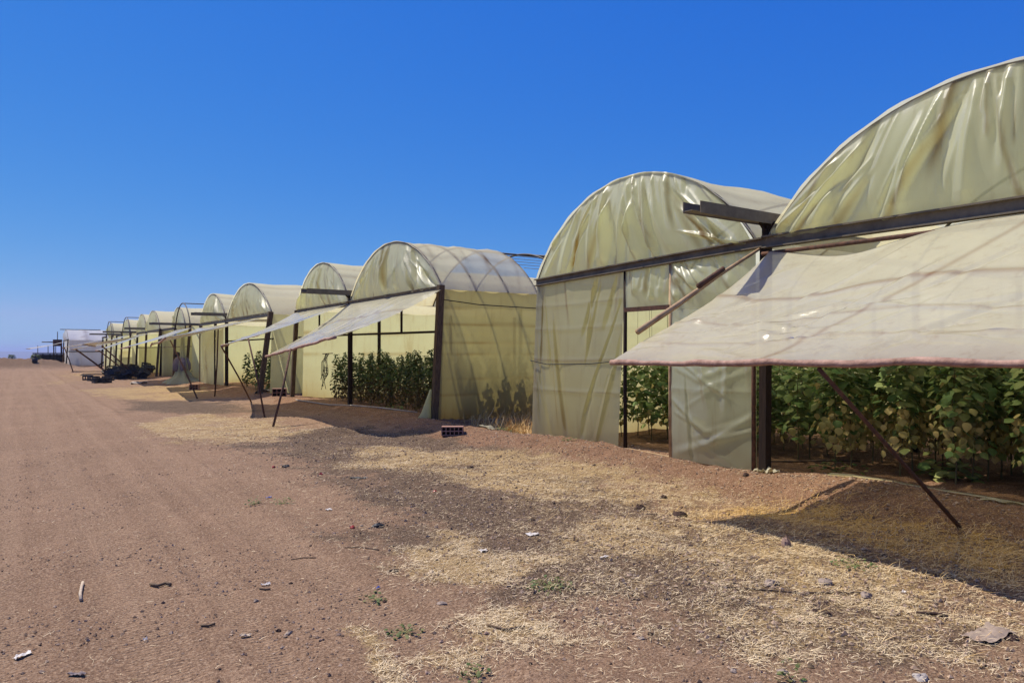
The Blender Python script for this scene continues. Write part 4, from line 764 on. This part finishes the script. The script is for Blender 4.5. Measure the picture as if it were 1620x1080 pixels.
# film hem and hose along the base of the open bay
hem = thing('film_hem', 'pale narrow film strip running along the bank under the nearest awning', 'plastic strip', (XF, 5, 0)); xs_ = [at(px, py, -.02) for px, py in ((1312, 762), (1350, 766), (1400, 774), (1450, 781), (1500, 790), (1560, 799), (1625, 806))]
b = MB()
for i in range(len(xs_) - 1):
    (xa, ya), (xb, yb_) = xs_[i], xs_[i + 1]; b.bar((xa, ya, Hs(xa, ya) + .02), (xb, yb_, Hs(xb, yb_) + .02), .07 - .008 * i if i else .16, .015)
b.build('strip', M['awning'], hem)
P = [at(px, py, -.05) for px, py in ((1213, 733), (1260, 734), (1320, 733), (1360, 732))]; b = MB(); b.tube([(x, y, Hs(x, y) + .02) for x, y in P], .016, 6); tag(b.build('irrigation_hose', M['twig'], None, True, loc=(P[0][0], P[0][1], 0)), 'brown hose on the soil in front of the cucumber vines', 'hose')
P = [at(px, py, -.03) for px, py in ((468, 634), (520, 642), (560, 650), (600, 655), (660, 659))]; b = MB(); b.tube([(x, y, Hs(x, y) + .03) for x, y in P], .022, 6); tag(b.build('edge_pipe', M['concrete'], None, True, loc=(P[0][0], P[0][1], 0)), 'pale pipe on the bank along the second greenhouse', 'pipe')
# hollow clay brick
def brick(px, py, label, rz, L=.46, Hh=.19, Dp=.20, cols=5, g=-.15):
    x, y = at(px, py, g); z = Hs(x, y) + Hh / 2 - .01; b = MB(); t = .018; c, s = math.cos(rz), math.sin(rz)
    def bb(lx, lz, sx, sz): b.box((x + lx * c, y + lx * s, z + lz), (sx, Dp, sz), rz)
    for k in range(3): bb(0, -Hh / 2 + t / 2 + k * (Hh - t) / 2, L, t)
    for k in range(cols + 1):
        for q in (-1, 1): bb(-L / 2 + t / 2 + k * (L - t) / cols, q * (Hh - t) / 4, t * .999, (Hh - 3 * t) / 2)
    bd = MB(); bd.box((x, y, z), (L - .01, .02, Hh - .01), rz)  # added dark sheet across the holes, its colour stands in for their shade
    o = thing('hollow_brick', label, 'brick', (x, y, z - Hh / 2), 'hollow clay bricks'); b.build('shell', M['clay'], o); bd.build('hole_shade', M['clod'], o); return o
brick(716, 692, 'hollow red brick with ten dark holes, alone near the crumpled plastic sheet', rad(-34)); brick(442, 634, 'pale block with white top left of the straw patch poles', rad(-20), .5, .3, .3, 3); brick(308, 618, 'small stacked brick at the foot of a slanting pole', rad(-30), .4, .25, .3, 3); brick(183, 592, 'far red brick left of the black crate heap', rad(-30), .7, .35, .4, 3)

# film bundle round the post of the bare hoop house
x, y = at_z(289, 42); bd = thing('film_bundle', 'yellowish film bunched around a post and tied with grey sacking', 'bundle', (x, y, 0))
def skirt(parent, name, x, y, prof, mat, seed, squash=(1, 1), nf=7):
    n = 30; V = []; F = []
    for i, (z, r, ox, oy) in enumerate(prof):
        for k in range(n):
            t = 2 * math.pi * k / n; rr = r * (1 + .22 * math.sin(nf * t + seed) + .1 * math.sin(3 * t + 2 * seed)); V.append((x + ox + rr * math.cos(t) * squash[0], y + oy + rr * math.sin(t) * squash[1], z))
    for i in range(len(prof) - 1):
        for k in range(n): a = i * n + k; b2 = i * n + (k + 1) % n; F.append((a, b2, b2 + n, a + n))
    off = worldloc(parent); me = mesh_np(name, np.array(V) - off, F, {'dirt': np.full(len(V), .12)}); return link(name, me, parent, M[mat])
skirt(bd, 'film', x, y, ((-.12, 1.25, 0, -.2), (.05, .95, 0, -.1), (.25, .55, 0, 0), (.6, .38, 0, 0), (1.0, .30, 0, 0), (1.5, .16, 0, 0), (2.3, .11, 0, 0), (2.6, .10, 0, 0)), 'film', 1, (.8, 1.5)); skirt(bd, 'sacking', x - .05, y + .05, ((.55, .40, 0, 0), (.7, .52, 0, 0), (1.0, .52, 0, .1), (1.25, .42, 0, .1), (1.42, .22, 0, .1)), 'cloth', 3, (.85, 1.2), 5)
b = MB(); b.lump((x - .2, y + .35, 1.5), .16, (1, 1, 1), 3); b.build('knot', M['farwall'], bd, True)
# black crates
def crate_proto():
    b = MB(); w, l, h, t = .40, .60, .30, .02
    b.box((0, 0, t / 2), (w, l, t)); 
    for sx in (-1, 1): b.box((sx * (w / 2 - t / 2), 0, .05), (t, l, .10 - .041)); b.box((sx * (w / 2 - t / 2), 0, h - .04), (t, l, .08)); [b.box((sx * (w / 2 - t / 2), yy, .17), (t, .04, .18)) for yy in (-.28, -.14, 0, .14, .28)]
    for sy in (-1, 1): b.box((0, sy * (l / 2 - t / 2), .05), (w - 2 * t - .002, t, .059)); b.box((0, sy * (l / 2 - t / 2), h - .04), (w - 2 * t - .002, t, .08)); [b.box((xx, sy * (l / 2 - t / 2), .17), (.04, t, .18)) for xx in (-.13, 0, .13)]
    me = bpy.data.meshes.new('crate'); me.from_pydata(b.v, [], b.f); me.materials.append(M['black']); return me
cm = crate_proto(); Rc = random.Random(12)
def crate(x, y, z, rx, ry, rz, label, group='black plastic crates dumped in a heap'):
    o = bpy.data.objects.new('crate', cm); COL.objects.link(o); o.location = (x, y, z); o.rotation_euler = (rx, ry, rz); tag(o, label, 'crate', group)
for i, (px, py) in enumerate(((139, 601), (148, 602), (156, 606), (163, 606), (170, 605))):
    x, y = at(px, py); crate(x, y, Hs(x, y) + .01, 0, 0, Rc.uniform(0, 3), ('leftmost black crate lying apart on the ground', 'second black crate from the left', 'third black crate from the left, at the front', 'fourth black crate from the left, at the front', 'fifth black crate from the left, at the heap corner')[i])
for i in range(48):
    t = Rc.random(); px = 168 + 72 * t; py = 601 - 4 * t + Rc.uniform(-6, 1); x, y = at(px, py, -.1); lay = Rc.choice((0, 0, 1, 1, 2)); crate(x, y, Hs(x, y) + .01 + lay * .27, Rc.uniform(-.5, .5) * (lay > 0), Rc.uniform(-.5, .5) * (lay > 0), Rc.uniform(0, 3.1), 'black plastic crate jumbled in the heap before the far greenhouses')

# ------------------------------------------------------------------ beyond the row
def bush(x, y, r, h, label, seed, mat='pepper'):
    Rr = random.Random(seed); o = thing('bush', label, 'bush', (x, y, Hs(x, y))); z0 = Hs(x, y); V = []; F = []; t = []
    for i in range(700):
        a = Rr.uniform(0, 6.28); q = Rr.random() ** .4; zz = Rr.random() ** .8; rr = r * q * (1 - .55 * zz) * (1 + .3 * math.sin(3 * a + seed)); n0 = len(V); V += leaf_np(Rr, (rr * math.cos(a), rr * math.sin(a), .2 + zz * h), a, Rr.uniform(-.5, .8), r * .16, .5, ring=6); F += [(n0, n0 + 1 + k, n0 + 1 + (k + 1) % 6) for k in range(6)]; t += [Rr.uniform(0, .3)] * 7
    link('crown', mesh_np('crown', V, F, {'tint': t, 'brown': [0] * len(t)}), o, M[mat]); b = MB()
    for k in range(4): a = k * 1.6; b.tube([(x, y, z0 - .1), (x + .3 * r * math.cos(a), y + .3 * r * math.sin(a), z0 + h * .7)], [.08, .03], 5)
    b.build('trunk', M['twig'], o)
x, y = at_z(18, 120); bush(x, y, .75, 1.2, 'small dark bush on the berm at the far left', 1); x, y = at_z(55, 125); bush(x, y, .95, 1.2, 'dark round bush at the left end of the low far shed', 2)
x, y = at_z(72, 135); sh = thing('low_shed', 'low dark open shed left of the farthest white greenhouse', 'shed', (x, y, 0)); dxx = at_z(95, 135)
for k in range(5):
    q = k / 4; post(sh, (x - 1.5 + q * 4.4, y + q * .0, -.3), (x - 1.5 + q * 4.4, y, 1.3), .18, 'darkwood')
b = MB(); b.box((x + .7, y, 1.42), (5.4, 3.2, .22)); b.build('roof', M['farwall'], sh); b = MB(); b.box((x + .7, y + 1.5, .4), (5.2, .12, 1.7)); b.build('back_wall', M['farwall'], sh)
for k, dx_ in enumerate((-1.2, .4, 1.6, 2.6)): tube(sh, 'roof_rod', [(x + dx_, y, 1.5), (x + dx_, y, 2.9)], .06)
x, y = at_z(55, 82); b = MB(); b.tube([(x, y, Hs(x, y) - .1), (x, y, Hs(x, y) + .55)], [.26, .30], 10); b.tube([(x, y, Hs(x, y) + .555), (x, y, Hs(x, y) + .8)], [.2, .12], 10); tag(b.build('barrel', M['black'], None, True, loc=(x, y, 0)), 'small black drum standing at the far end of the road', 'drum')

# air between here and the far hills
def haze():
    m, n, out = newmat('air'); v = N(n, 'ShaderNodeVolumePrincipled'); v.inputs['Color'].default_value = (.50, .60, .95, 1); v.inputs['Density'].default_value = 1.7e-4; v.inputs['Anisotropy'].default_value = .2
    n.links.new(v.outputs[0], out.inputs['Volume']); b = MB(); z0, z1 = -110, 60; b.box((0, 4000, (z0 + z1) / 2), (26000, 22000, z1 - z0)); tag(b.build('haze', m), 'pale blue air fading the far hills', 'haze', kind='stuff')
haze()
